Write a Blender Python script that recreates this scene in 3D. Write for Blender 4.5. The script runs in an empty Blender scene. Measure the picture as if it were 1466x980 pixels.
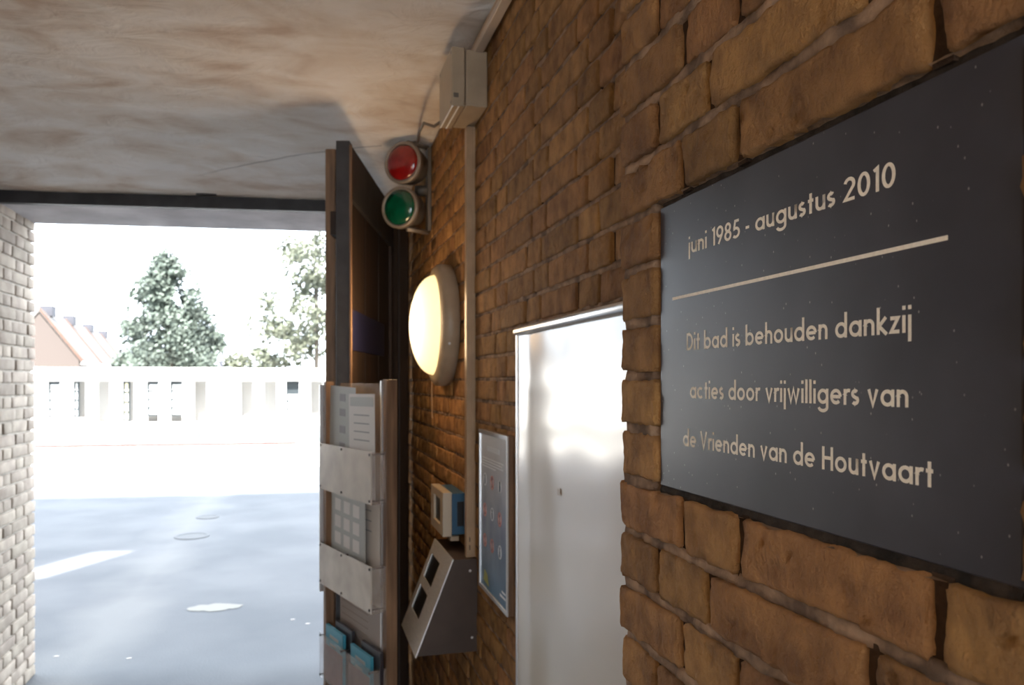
import bpy, bmesh, math, random
from mathutils import Vector, Matrix, noise
from mathutils.geometry import tessellate_polygon

random.seed(7)
S = bpy.context.scene
COL = S.collection
R = math.radians

# ------------------------------------------------------------------ camera
YAW = math.atan(301 / 1100)
cam_d = bpy.data.cameras.new('camera')
cam = bpy.data.objects.new('camera', cam_d)
COL.objects.link(cam)
cam.location = (0, 0, 1.5)
cam.rotation_euler = (R(90), 0, -YAW)
cam_d.sensor_width = 36
cam_d.lens = 1100 / 1466 * 36
cam_d.shift_y = 56 / 1466
cam_d.clip_start = 0.02
cam_d.clip_end = 500
cam_d.dof.use_dof = True
cam_d.dof.focus_distance = 0.75
cam_d.dof.aperture_fstop = 11.0
S.camera = cam

# ------------------------------------------------------------------ sky, sun, exposure
w = bpy.data.worlds.new('sky')
S.world = w
w.use_nodes = True
bg = w.node_tree.nodes['Background']
bg.inputs[0].default_value = (0.80, 0.90, 1.0, 1)
bg.inputs[1].default_value = 2.6

PHI = R(-5.5)                                  # the yard and the facade stand a little askew to the passage
UX, UY = math.cos(PHI), math.sin(PHI)
NX, NY = -UY, UX
SUN_EL = R(50)
sd = bpy.data.lights.new('sun', 'SUN')
sd.energy = 14.0
sd.angle = R(1.6)
sd.color = (1.0, 0.95, 0.88)
sun = bpy.data.objects.new('sun', sd)
COL.objects.link(sun)
sun.rotation_euler = Vector((NX * math.cos(SUN_EL), NY * math.cos(SUN_EL), -math.sin(SUN_EL))).to_track_quat('-Z', 'Y').to_euler()
sun.location = (0, -5, 12)

S.view_settings.view_transform = 'Standard'
S.view_settings.look = 'None'
S.view_settings.exposure = 1.52
S.view_settings.gamma = 1.0
S.view_settings.use_curve_mapping = False
S.cycles.max_bounces = 14
S.cycles.diffuse_bounces = 8
S.cycles.sample_clamp_indirect = 8.0
S.cycles.caustics_refractive = False

# ------------------------------------------------------------------ materials
def mat(name, color, rough=0.7, metal=0.0, spec=0.5, noise_amt=0.0, noise_scale=10.0, bump=0.0, bump_scale=60.0,
        bump_dist=0.002, trans=0.0, emis=None, emis_s=0.0, color2=None, rand=0.0, alpha=1.0, stretch=(1, 1, 1), ior=1.45, coat=0.0, thresh=(0.35, 0.65)):
    m = bpy.data.materials.new(name)
    m.use_nodes = True
    nt = m.node_tree
    N, L = nt.nodes, nt.links
    b = N['Principled BSDF']
    b.inputs['Base Color'].default_value = (*color, 1)
    b.inputs['Roughness'].default_value = rough
    b.inputs['Metallic'].default_value = metal
    b.inputs['Specular IOR Level'].default_value = spec
    b.inputs['Transmission Weight'].default_value = trans
    b.inputs['IOR'].default_value = ior
    b.inputs['Alpha'].default_value = alpha
    b.inputs['Coat Weight'].default_value = coat
    if emis:
        b.inputs['Emission Color'].default_value = (*emis, 1)
        b.inputs['Emission Strength'].default_value = emis_s
    tc = N.new('ShaderNodeTexCoord')
    mp = N.new('ShaderNodeMapping')
    mp.inputs['Scale'].default_value = stretch
    L.new(tc.outputs['Object'], mp.inputs[0])
    vec = mp.outputs[0]
    if rand:
        oi = N.new('ShaderNodeObjectInfo')
        ad = N.new('ShaderNodeVectorMath'); ad.operation = 'ADD'
        ml = N.new('ShaderNodeMath'); ml.operation = 'MULTIPLY'; ml.inputs[1].default_value = 37.0
        L.new(oi.outputs['Random'], ml.inputs[0])
        L.new(vec, ad.inputs[0]); L.new(ml.outputs[0], ad.inputs[1])
        vec = ad.outputs[0]
    if color2 or noise_amt or rand:
        n = N.new('ShaderNodeTexNoise')
        n.inputs['Scale'].default_value = noise_scale
        n.inputs['Detail'].default_value = 6
        L.new(vec, n.inputs['Vector'])
        rp = N.new('ShaderNodeValToRGB')
        rp.color_ramp.elements[0].position = thresh[0]
        rp.color_ramp.elements[1].position = thresh[1]
        c2 = color2 or tuple(max(0, c * (1 - noise_amt)) for c in color)
        rp.color_ramp.elements[0].color = (*c2, 1)
        rp.color_ramp.elements[1].color = (*color, 1)
        L.new(n.outputs[0], rp.inputs[0])
        out = rp.outputs[0]
        if rand:
            hs = N.new('ShaderNodeHueSaturation')
            mr = N.new('ShaderNodeMapRange')
            mr.inputs['To Min'].default_value = 1 - rand
            mr.inputs['To Max'].default_value = 1 + rand
            L.new(oi.outputs['Random'], mr.inputs[0])
            L.new(mr.outputs[0], hs.inputs['Value'])
            wn = N.new('ShaderNodeTexWhiteNoise'); wn.noise_dimensions = '1D'
            L.new(oi.outputs['Random'], wn.inputs['W'])
            mh = N.new('ShaderNodeMapRange')
            mh.inputs['To Min'].default_value = 0.494
            mh.inputs['To Max'].default_value = 0.505
            L.new(wn.outputs[0], mh.inputs[0])
            L.new(mh.outputs[0], hs.inputs['Hue'])
            L.new(out, hs.inputs['Color'])
            out = hs.outputs[0]
        L.new(out, b.inputs['Base Color'])
    if bump:
        n2 = N.new('ShaderNodeTexNoise')
        n2.inputs['Scale'].default_value = bump_scale
        n2.inputs['Detail'].default_value = 8
        n2.inputs['Roughness'].default_value = 0.65
        L.new(vec, n2.inputs['Vector'])
        bp = N.new('ShaderNodeBump')
        bp.inputs['Strength'].default_value = bump
        bp.inputs['Distance'].default_value = bump_dist
        L.new(n2.outputs[0], bp.inputs['Height'])
        L.new(bp.outputs[0], b.inputs['Normal'])
    return m

M_BRICK = mat('ochre brick', (0.44, 0.228, 0.084), 0.85, spec=0.3, color2=(0.225, 0.112, 0.046), noise_scale=26, bump=1.0, bump_scale=75,
              bump_dist=0.014, rand=0.22, stretch=(1, 1.0, 0.85), thresh=(0.3, 0.62))
M_MORTAR = mat('grey brown mortar', (0.43, 0.285, 0.185), 0.95, spec=0.2, color2=(0.15, 0.10, 0.07), noise_scale=30, bump=1.0, bump_scale=160, bump_dist=0.003)
M_PERP = mat('dark pointing', (0.085, 0.052, 0.034), 0.95, spec=0.1, color2=(0.035, 0.022, 0.015), noise_scale=40, bump=1.0, bump_scale=160, bump_dist=0.003)
M_DARKMORTAR = mat('dark mortar', (0.06, 0.045, 0.035), 0.95, spec=0.2, color2=(0.02, 0.016, 0.013), noise_scale=60, bump=1.0, bump_scale=220, bump_dist=0.004)
M_PALEBRICK = mat('pale brick', (0.44, 0.375, 0.31), 0.9, spec=0.2, color2=(0.32, 0.265, 0.22), noise_scale=12, bump=0.7, bump_scale=50, bump_dist=0.003, rand=0.16)
M_PALEMORTAR = mat('pale mortar', (0.62, 0.57, 0.50), 0.95, noise_amt=0.3, noise_scale=20)
M_CONC = mat('lintel concrete', (0.58, 0.56, 0.57), 0.9, spec=0.2, color2=(0.38, 0.36, 0.37), noise_scale=4, bump=0.6, bump_scale=25, bump_dist=0.006)
M_BLACKSTEEL = mat('blackened steel', (0.050, 0.049, 0.053), 0.55, metal=0.2, noise_amt=0.4, noise_scale=12)
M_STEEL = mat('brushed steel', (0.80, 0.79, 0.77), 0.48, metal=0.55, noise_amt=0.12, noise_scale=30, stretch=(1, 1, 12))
M_DARKSTEEL = mat('dark brown steel', (0.075, 0.050, 0.038), 0.5, metal=0.3, noise_amt=0.2, noise_scale=9)  # console casing, darker and browner than its front plate
M_ALU = mat('aluminium', (0.80, 0.80, 0.80), 0.32, metal=0.9)
M_BEIGE = mat('beige plastic', (0.40, 0.315, 0.22), 0.38, noise_amt=0.15, noise_scale=18)
M_TRUNK = mat('beige painted trunking', (0.47, 0.32, 0.195), 0.35, noise_amt=0.2, noise_scale=14)
M_BLACK = mat('black plastic', (0.012, 0.012, 0.013), 0.35)
M_BLUE = mat('blue plastic', (0.02, 0.085, 0.16), 0.45)
M_WOOD = mat('brown wood', (0.25, 0.145, 0.08), 0.5, color2=(0.13, 0.072, 0.04), noise_scale=9, stretch=(6, 6, 0.5), bump=0.3, bump_scale=30)
M_DARKWOOD = mat('dark brown board', (0.038, 0.021, 0.014), 0.7, color2=(0.02, 0.012, 0.009), noise_scale=6, stretch=(5, 5, 0.6))
M_CORD = mat('pale cord', (0.45, 0.45, 0.40), 0.8)
M_REDL = mat('red lens glass', (0.26, 0.006, 0.006), 0.12, spec=0.7, coat=0.6, noise_amt=0.3, noise_scale=30)
M_GREENL = mat('green lens glass', (0.0, 0.085, 0.04), 0.12, spec=0.7, coat=0.6, noise_amt=0.3, noise_scale=30)
M_RIM = mat('grey metal rim', (0.27, 0.23, 0.19), 0.4, metal=0.3)
M_HOUSING = mat('grey painted housing', (0.13, 0.11, 0.09), 0.5, metal=0.2)
M_PAPER = mat('white paper', (0.58, 0.54, 0.50), 0.6)
M_PAPERG = mat('grey green leaflet', (0.35, 0.345, 0.32), 0.55)
M_INK = mat('grey print', (0.22, 0.215, 0.21), 0.6)
M_CREAM = mat('cream letter paint', (0.93, 0.86, 0.74), 0.7, noise_amt=0.12, noise_scale=300)
M_WHITE = mat('white painted render', (0.86, 0.86, 0.85), 0.8)
M_BACK = mat('cabin back wall', (0.42, 0.42, 0.42), 0.85)
M_WFRAME = mat('blue grey window frame', (0.012, 0.018, 0.022), 0.5)
M_PANE = mat('milky pane', (0.88, 0.90, 0.90), 0.3)
M_PANEY = mat('yellow milky pane', (0.80, 0.72, 0.45), 0.3)
M_RED = mat('red edge paint', (0.055, 0.018, 0.015), 0.7)
M_TILE = mat('orange roof tile', (0.075, 0.039, 0.027), 0.8, noise_amt=0.3, noise_scale=3)
M_TILEP = mat('faded pale roof tile', (0.068, 0.062, 0.059), 0.8, noise_amt=0.15, noise_scale=3)
M_HOUSE = mat('pinkish house wall', (0.049, 0.039, 0.035), 0.85)
M_CHIM = mat('grey chimney', (0.035, 0.036, 0.045), 0.8)
M_BOOKB = mat('blue booklet cover', (0.05, 0.27, 0.36), 0.4)
M_BOOKD = mat('dark booklet cover', (0.035, 0.03, 0.035), 0.4)
M_PAVE = mat('pale paving', (0.55, 0.53, 0.50), 0.9, noise_amt=0.1)
M_BOARD = mat('brown grey backboard', (0.26, 0.20, 0.165), 0.6, noise_amt=0.2, noise_scale=6)


def acrylic(name, tint, mix, rough=0.15):
    m = bpy.data.materials.new(name)
    m.use_nodes = True
    nt = m.node_tree
    N, L = nt.nodes, nt.links
    b = N['Principled BSDF']
    b.inputs['Base Color'].default_value = (*tint, 1)
    b.inputs['Roughness'].default_value = rough
    t = N.new('ShaderNodeBsdfTransparent')
    mx = N.new('ShaderNodeMixShader')
    ns = N.new('ShaderNodeTexNoise'); ns.inputs['Scale'].default_value = 14
    mr = N.new('ShaderNodeMapRange'); mr.inputs['From Min'].default_value = 0.3; mr.inputs['From Max'].default_value = 0.7
    mr.inputs['To Min'].default_value = mix - 0.08; mr.inputs['To Max'].default_value = mix + 0.08
    tc = N.new('ShaderNodeTexCoord')
    L.new(tc.outputs['Object'], ns.inputs['Vector'])
    L.new(ns.outputs[0], mr.inputs[0])
    L.new(mr.outputs[0], mx.inputs[0])
    L.new(t.outputs[0], mx.inputs[1])
    L.new(b.outputs[0], mx.inputs[2])
    L.new(mx.outputs[0], N['Material Output'].inputs[0])
    return m

M_ACRYL = acrylic('scratched acrylic', (0.74, 0.68, 0.61), 0.66)
M_ACRYLC = acrylic('clear acrylic', (0.60, 0.52, 0.46), 0.22)


def slate_material():
    m = mat('polished blue slate', (0.030, 0.031, 0.038), 0.33, spec=0.5)
    nt = m.node_tree; N, L = nt.nodes, nt.links
    b = N['Principled BSDF']
    tc = N.new('ShaderNodeTexCoord')
    v = N.new('ShaderNodeTexVoronoi'); v.inputs['Scale'].default_value = 120
    mpv = N.new('ShaderNodeMapping'); mpv.inputs['Scale'].default_value = (1, 1.3, 0.8)
    L.new(tc.outputs['Object'], mpv.inputs[0]); L.new(mpv.outputs[0], v.inputs['Vector'])
    n1 = N.new('ShaderNodeTexNoise'); n1.inputs['Scale'].default_value = 9; n1.inputs['Detail'].default_value = 5
    L.new(tc.outputs['Object'], n1.inputs['Vector'])
    # small pale specks, only where a second noise allows them
    lt = N.new('ShaderNodeMapRange'); lt.inputs['From Min'].default_value = 0.05; lt.inputs['From Max'].default_value = 0.11
    lt.inputs['To Min'].default_value = 1; lt.inputs['To Max'].default_value = 0
    L.new(v.outputs['Distance'], lt.inputs[0])
    sx = N.new('ShaderNodeSeparateColor'); L.new(v.outputs['Color'], sx.inputs[0])
    gt = N.new('ShaderNodeMapRange'); gt.inputs['From Min'].default_value = 0.35; gt.inputs['From Max'].default_value = 1.0
    L.new(sx.outputs[0], gt.inputs[0])
    mu = N.new('ShaderNodeMath'); mu.operation = 'MULTIPLY'
    L.new(lt.outputs[0], mu.inputs[0]); L.new(gt.outputs[0], mu.inputs[1])
    rp = N.new('ShaderNodeValToRGB')
    rp.color_ramp.elements[0].position = 0.35; rp.color_ramp.elements[1].position = 0.7
    rp.color_ramp.elements[0].color = (0.034, 0.032, 0.040, 1); rp.color_ramp.elements[1].color = (0.056, 0.054, 0.066, 1)
    L.new(n1.outputs[0], rp.inputs[0])
    mx = N.new('ShaderNodeMix'); mx.data_type = 'RGBA'
    L.new(mu.outputs[0], mx.inputs[0]); L.new(rp.outputs[0], mx.inputs[6]); mx.inputs[7].default_value = (0.30, 0.28, 0.27, 1)
    L.new(mx.outputs[2], b.inputs['Base Color'])
    rr = N.new('ShaderNodeMapRange'); rr.inputs['To Min'].default_value = 0.30; rr.inputs['To Max'].default_value = 0.46
    L.new(n1.outputs[0], rr.inputs[0]); L.new(rr.outputs[0], b.inputs['Roughness'])
    return m

M_SLATE = slate_material()


def wavy_metal():
    m = mat('glossy pale enamelled sheet', (0.66, 0.61, 0.53), 0.12, metal=0.0, spec=0.75)
    nt = m.node_tree; N, L = nt.nodes, nt.links
    b = N['Principled BSDF']
    tc = N.new('ShaderNodeTexCoord')
    mp = N.new('ShaderNodeMapping'); mp.inputs['Scale'].default_value = (1, 1.0, 0.8)
    n = N.new('ShaderNodeTexNoise'); n.inputs['Scale'].default_value = 3.2; n.inputs['Detail'].default_value = 1.0
    L.new(tc.outputs['Object'], mp.inputs[0]); L.new(mp.outputs[0], n.inputs['Vector'])
    bp = N.new('ShaderNodeBump'); bp.inputs['Strength'].default_value = 0.5; bp.inputs['Distance'].default_value = 0.012
    L.new(n.outputs[0], bp.inputs['Height']); L.new(bp.outputs[0], b.inputs['Normal'])
    n2 = N.new('ShaderNodeTexNoise'); n2.inputs['Scale'].default_value = 6; n2.inputs['Detail'].default_value = 6
    L.new(tc.outputs['Object'], n2.inputs['Vector'])
    mr = N.new('ShaderNodeMapRange'); mr.inputs['To Min'].default_value = 0.08; mr.inputs['To Max'].default_value = 0.24
    L.new(n2.outputs[0], mr.inputs[0]); L.new(mr.outputs[0], b.inputs['Roughness'])
    return m

M_SHEET = wavy_metal()


def ceiling_material():
    m = mat('stained lime plaster', (0.62, 0.56, 0.50), 0.85, spec=0.2)
    nt = m.node_tree; N, L = nt.nodes, nt.links
    b = N['Principled BSDF']
    tc = N.new('ShaderNodeTexCoord')
    mp = N.new('ShaderNodeMapping'); mp.inputs['Scale'].default_value = (1.0, 1.5, 1)
    L.new(tc.outputs['Object'], mp.inputs[0])
    n = N.new('ShaderNodeTexNoise'); n.inputs['Scale'].default_value = 3.4; n.inputs['Detail'].default_value = 8; n.inputs['Distortion'].default_value = 0.6
    L.new(mp.outputs[0], n.inputs['Vector'])
    rp = N.new('ShaderNodeValToRGB')
    e = rp.color_ramp.elements
    e[0].position = 0.32; e[0].color = (0.60, 0.48, 0.385, 1)
    e[1].position = 0.62; e[1].color = (0.86, 0.82, 0.77, 1)
    x = e.new(0.47); x.color = (0.77, 0.70, 0.62, 1)
    L.new(n.outputs[0], rp.inputs[0])
    # curved scuff left by the swinging gate leaf: a ring around the hinge
    sp = N.new('ShaderNodeVectorMath'); sp.operation = 'SUBTRACT'; sp.inputs[1].default_value = (1.6, 5.6, 0)
    fl = N.new('ShaderNodeVectorMath'); fl.operation = 'MULTIPLY'; fl.inputs[1].default_value = (1, 1, 0)
    ln = N.new('ShaderNodeVectorMath'); ln.operation = 'LENGTH'
    L.new(tc.outputs['Object'], sp.inputs[0]); L.new(sp.outputs[0], fl.inputs[0]); L.new(fl.outputs[0], ln.inputs[0])
    sb = N.new('ShaderNodeMath'); sb.operation = 'SUBTRACT'; sb.inputs[1].default_value = 2.888
    L.new(ln.outputs[1], sb.inputs[0])
    ab = N.new('ShaderNodeMath'); ab.operation = 'ABSOLUTE'; L.new(sb.outputs[0], ab.inputs[0])
    mr = N.new('ShaderNodeMapRange'); mr.inputs['From Min'].default_value = 0.002; mr.inputs['From Max'].default_value = 0.009
    mr.inputs['To Min'].default_value = 0.5; mr.inputs['To Max'].default_value = 0.0
    L.new(ab.outputs[0], mr.inputs[0])
    sxx = N.new('ShaderNodeSeparateXYZ'); L.new(tc.outputs['Object'], sxx.inputs[0])
    m1 = N.new('ShaderNodeMapRange'); m1.inputs['From Min'].default_value = -0.46; m1.inputs['From Max'].default_value = -0.25
    L.new(sxx.outputs[0], m1.inputs[0])
    m2 = N.new('ShaderNodeMath'); m2.operation = 'LESS_THAN'; m2.inputs[1].default_value = 0.3
    L.new(sxx.outputs[0], m2.inputs[0])
    m3 = N.new('ShaderNodeMath'); m3.operation = 'MULTIPLY'; L.new(m1.outputs[0], m3.inputs[0]); L.new(m2.outputs[0], m3.inputs[1])
    m4 = N.new('ShaderNodeMath'); m4.operation = 'MULTIPLY'; L.new(mr.outputs[0], m4.inputs[0]); L.new(m3.outputs[0], m4.inputs[1])
    mr = m4
    mx = N.new('ShaderNodeMix'); mx.data_type = 'RGBA'
    L.new(mr.outputs[0], mx.inputs[0]); L.new(rp.outputs[0], mx.inputs[6]); mx.inputs[7].default_value = (0.12, 0.09, 0.07, 1)
    L.new(mx.outputs[2], b.inputs['Base Color'])
    n2 = N.new('ShaderNodeTexNoise'); n2.inputs['Scale'].default_value = 7; n2.inputs['Detail'].default_value = 10; n2.inputs['Distortion'].default_value = 1.2
    L.new(mp.outputs[0], n2.inputs['Vector'])
    bp = N.new('ShaderNodeBump'); bp.inputs['Strength'].default_value = 0.8; bp.inputs['Distance'].default_value = 0.022
    L.new(n2.outputs[0], bp.inputs['Height']); L.new(bp.outputs[0], b.inputs['Normal'])
    return m

M_CEIL = ceiling_material()


def asphalt_material():
    m = mat('worn asphalt', (0.33, 0.34, 0.36), 0.75, spec=0.35)
    nt = m.node_tree; N, L = nt.nodes, nt.links
    b = N['Principled BSDF']
    tc = N.new('ShaderNodeTexCoord')
    n = N.new('ShaderNodeTexNoise'); n.inputs['Scale'].default_value = 1.1; n.inputs['Detail'].default_value = 9
    L.new(tc.outputs['Object'], n.inputs['Vector'])
    rp = N.new('ShaderNodeValToRGB')
    rp.color_ramp.elements[0].position = 0.36; rp.color_ramp.elements[0].color = (0.068, 0.073, 0.084, 1)
    rp.color_ramp.elements[1].position = 0.66; rp.color_ramp.elements[1].color = (0.100, 0.104, 0.114, 1)
    L.new(n.outputs[0], rp.inputs[0])
    # dried pale run-off along the fall line of the yard
    sx = N.new('ShaderNodeSeparateXYZ'); L.new(tc.outputs['Object'], sx.inputs[0])
    n3 = N.new('ShaderNodeTexNoise'); n3.inputs['Scale'].default_value = 1.3; n3.inputs['Detail'].default_value = 6
    L.new(tc.outputs['Object'], n3.inputs['Vector'])
    a1 = N.new('ShaderNodeMath'); a1.operation = 'MULTIPLY_ADD'; a1.inputs[1].default_value = 0.0; a1.inputs[2].default_value = 1.14
    L.new(sx.outputs[1], a1.inputs[0])
    a2 = N.new('ShaderNodeMath'); a2.operation = 'ADD'; L.new(sx.outputs[0], a2.inputs[0]); L.new(a1.outputs[0], a2.inputs[1])
    a3 = N.new('ShaderNodeMath'); a3.operation = 'ABSOLUTE'; L.new(a2.outputs[0], a3.inputs[0])
    a4 = N.new('ShaderNodeMath'); a4.operation = 'MULTIPLY_ADD'; a4.inputs[1].default_value = 0.9; a4.inputs[2].default_value = -0.38
    L.new(n3.outputs[0], a4.inputs[0])
    a5 = N.new('ShaderNodeMath'); a5.operation = 'ADD'; L.new(a3.outputs[0], a5.inputs[0]); L.new(a4.outputs[0], a5.inputs[1])
    mr = N.new('ShaderNodeMapRange'); mr.inputs['From Min'].default_value = 0.05; mr.inputs['From Max'].default_value = 0.42
    mr.inputs['To Min'].default_value = 0.62; mr.inputs['To Max'].default_value = 0.0
    L.new(a5.outputs[0], mr.inputs[0])
    mx = N.new('ShaderNodeMix'); mx.data_type = 'RGBA'
    L.new(mr.outputs[0], mx.inputs[0]); L.new(rp.outputs[0], mx.inputs[6]); mx.inputs[7].default_value = (0.155, 0.155, 0.155, 1)
    L.new(mx.outputs[2], b.inputs['Base Color'])
    n2 = N.new('ShaderNodeTexNoise'); n2.inputs['Scale'].default_value = 90; n2.inputs['Detail'].default_value = 4
    L.new(tc.outputs['Object'], n2.inputs['Vector'])
    bp = N.new('ShaderNodeBump'); bp.inputs['Strength'].default_value = 0.5; bp.inputs['Distance'].default_value = 0.004
    L.new(n2.outputs[0], bp.inputs['Height']); L.new(bp.outputs[0], b.inputs['Normal'])
    return m

M_ASPH = asphalt_material()


def plain_brick_material():
    m = mat('brick far from view', (0.4, 0.2, 0.07), 0.9)
    nt = m.node_tree; N, L = nt.nodes, nt.links
    b = N['Principled BSDF']
    tc = N.new('ShaderNodeTexCoord')
    mp = N.new('ShaderNodeMapping'); mp.inputs['Rotation'].default_value = (0, R(90), R(90))
    br = N.new('ShaderNodeTexBrick')
    br.inputs['Color1'].default_value = (0.34, 0.17, 0.065, 1); br.inputs['Color2'].default_value = (0.27, 0.135, 0.05, 1)
    br.inputs['Mortar'].default_value = (0.16, 0.11, 0.08, 1)
    br.inputs['Scale'].default_value = 1; br.inputs['Brick Width'].default_value = 0.22; br.inputs['Row Height'].default_value = 0.0604
    br.inputs['Mortar Size'].default_value = 0.006
    L.new(tc.outputs['Object'], mp.inputs[0]); L.new(mp.outputs[0], br.inputs['Vector'])
    L.new(br.outputs[0], b.inputs['Base Color'])
    return m

M_FARBRICK = plain_brick_material()
M_LEAF1 = mat('blue green leaves', (0.078, 0.100, 0.083), 0.7, noise_amt=0.45, noise_scale=0.9)
M_LEAF2 = mat('pale yellow green leaves', (0.095, 0.106, 0.076), 0.7, noise_amt=0.3, noise_scale=0.9)
M_BARK = mat('bark', (0.07, 0.06, 0.05), 0.9)
M_WATER = mat('pale turquoise water', (0.025, 0.046, 0.051), 0.35, spec=0.05, bump=0.25, bump_scale=5, bump_dist=0.02)

# ------------------------------------------------------------------ helpers
def obj(name, bm, m, parent=None, smooth=False, kind=None, label=None):
    me = bpy.data.meshes.new(name)
    bm.normal_update()
    bm.to_mesh(me)
    bm.free()
    if smooth:
        for p in me.polygons:
            p.use_smooth = True
    me.materials.append(m)
    o = bpy.data.objects.new(name, me)
    COL.objects.link(o)
    if parent:
        o.parent = parent
    if kind:
        o['kind'] = kind
    if label:
        o['label'] = label
    return o


def thing(name, label, cat, loc=(0, 0, 0), rotz=0.0, group=None):
    o = bpy.data.objects.new(name, None)
    COL.objects.link(o)
    o.empty_display_size = 0.05
    o.location = loc
    o.rotation_euler = (0, 0, rotz)
    o['label'] = label
    o['category'] = cat
    if group:
        o['group'] = group
    return o


def tag(o, label, cat, group=None):
    o['label'] = label
    o['category'] = cat
    if group:
        o['group'] = group
    return o


def BM():
    return bmesh.new()


def box(bm, a, b, bevel=0.0, seg=2):
    x0, y0, z0 = a
    x1, y1, z1 = b
    r = bmesh.ops.create_cube(bm, size=1)
    vs = r['verts']
    for v in vs:
        v.co = Vector((x0 + (v.co.x + .5) * (x1 - x0), y0 + (v.co.y + .5) * (y1 - y0), z0 + (v.co.z + .5) * (z1 - z0)))
    if bevel:
        es = list({e for v in vs for e in v.link_edges})
        bmesh.ops.bevel(bm, geom=es, offset=bevel, segments=seg, affect='EDGES', profile=0.5)
    return bm


def bx(a, b, bevel=0.0, seg=2):
    return box(BM(), a, b, bevel, seg)


def prism(bm, pts, d):
    """polygon (list of 3d points) pushed along d"""
    d = Vector(d)
    a = [bm.verts.new(Vector(p)) for p in pts]
    b = [bm.verts.new(Vector(p) + d) for p in pts]
    bm.faces.new(a)
    bm.faces.new(b[::-1])
    n = len(pts)
    for i in range(n):
        bm.faces.new((a[i], b[i], b[(i + 1) % n], a[(i + 1) % n]))
    bmesh.ops.recalc_face_normals(bm, faces=bm.faces)
    return bm


def lathe(bm, prof, axis, origin, seg=32):
    """prof: (distance along axis, radius) list"""
    ax = Vector(axis).normalized()
    t = Vector((0, 0, 1)) if abs(ax.z) < 0.9 else Vector((1, 0, 0))
    e1 = ax.cross(t).normalized()
    e2 = ax.cross(e1)
    o = Vector(origin)
    rings = []
    for d, r in prof:
        if r < 1e-6:
            rings.append([bm.verts.new(o + ax * d)])
        else:
            rings.append([bm.verts.new(o + ax * d + (e1 * math.cos(2 * math.pi * k / seg) + e2 * math.sin(2 * math.pi * k / seg)) * r) for k in range(seg)])
    for A, B in zip(rings, rings[1:]):
        for k in range(seg):
            q = (k + 1) % seg
            if len(A) == 1 and len(B) == 1:
                continue
            if len(A) == 1:
                bm.faces.new((A[0], B[k], B[q]))
            elif len(B) == 1:
                bm.faces.new((A[k], B[0], A[q]))
            else:
                bm.faces.new((A[k], B[k], B[q], A[q]))
    bmesh.ops.recalc_face_normals(bm, faces=bm.faces)
    return bm


def tube(bm, pts, r, seg=8):
    pts = [Vector(p) for p in pts]
    rings = []
    for i, p in enumerate(pts):
        t = (pts[min(i + 1, len(pts) - 1)] - pts[max(i - 1, 0)]).normalized()
        a = Vector((0, 0, 1)) if abs(t.z) < 0.9 else Vector((1, 0, 0))
        e1 = t.cross(a).normalized()
        e2 = t.cross(e1)
        rings.append([bm.verts.new(p + (e1 * math.cos(2 * math.pi * k / seg) + e2 * math.sin(2 * math.pi * k / seg)) * r) for k in range(seg)])
    for A, B in zip(rings, rings[1:]):
        for k in range(seg):
            bm.faces.new((A[k], B[k], B[(k + 1) % seg], A[(k + 1) % seg]))
    bm.faces.new(rings[0])
    bm.faces.new(rings[-1][::-1])
    bmesh.ops.recalc_face_normals(bm, faces=bm.faces)
    return bm


def brick_bm(L, Hh, D, ny, nz, seed, amp, rnd, bm=None, off=(0, 0, 0), face=-1):
    """a hand-moulded brick; the face to the passage lies at x=0, depth goes away from it (face=-1: the passage is on the -x side)"""
    bm = bm or BM()
    ox, oy, oz = off
    g = []
    for j in range(nz + 1):
        row = []
        for i in range(ny + 1):
            y = L * i / ny if 0 < i < ny else L * i / ny
            ed = min(0.004, L / ny * .6)
            y = 0 if i == 0 else L if i == ny else ed + (L - 2 * ed) * (i - 1) / max(1, ny - 2)
            z = 0 if j == 0 else Hh if j == nz else ed + (Hh - 2 * ed) * (j - 1) / max(1, nz - 2)
            ey = min(i, ny - i) == 0
            ez = min(j, nz - j) == 0
            p = Vector((seed * 3.17, y * 26, z * 26))
            q = Vector((seed * 5.3 + 9, y * 60, z * 60))
            dx = (noise.noise(p) * amp * 0.5 + noise.noise(q) * amp * 0.35)
            dy = noise.noise(p + Vector((5, 1, 7))) * amp * 0.7 if True else 0
            dz = noise.noise(p * 1.3 + Vector((2, 8, 3))) * amp * 0.7
            if ey or ez:
                dx += rnd * (0.65 + 0.7 * noise.noise(q + Vector((4, 4, 4))))
            if ey and ez:
                dx += rnd * 0.7
                dy += (rnd * 0.8 if i == 0 else -rnd * 0.8)
                dz += (rnd * 0.8 if j == 0 else -rnd * 0.8)
            if ey and rnd > 0.0015:
                dy += noise.noise(q * 1.7) * amp * 0.5
            if nz >= 8:
                f3 = Vector((seed * 1.9, y * 190, z * 190))
                dx += amp * 0.13 * noise.noise(f3)
                pit = noise.noise(Vector((seed * 2.7 + 4, y * 95, z * 70)))
                if pit > 0.42:
                    dx += (pit - 0.42) * 0.012
                if ez:
                    dz += amp * 0.35 * noise.noise(f3 * 0.6)
            row.append(bm.verts.new((ox - face * dx, oy + y + dy, oz + z + dz)))
        g.append(row)
    for j in range(nz):
        for i in range(ny):
            f = (g[j][i], g[j][i + 1], g[j + 1][i + 1], g[j + 1][i])
            bm.faces.new(f if face > 0 else f[::-1])
    rim = [g[0][i] for i in range(ny)] + [g[j][ny] for j in range(nz)] + [g[nz][i] for i in range(ny, 0, -1)] + [g[j][0] for j in range(nz, 0, -1)]
    back = [bm.verts.new((ox - face * D, v.co.y, v.co.z)) for v in rim]
    n = len(rim)
    for k in range(n):
        q = (k + 1) % n
        f = (rim[k], back[k], back[q], rim[q])
        bm.faces.new(f if face > 0 else f[::-1])
    return bm


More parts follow.
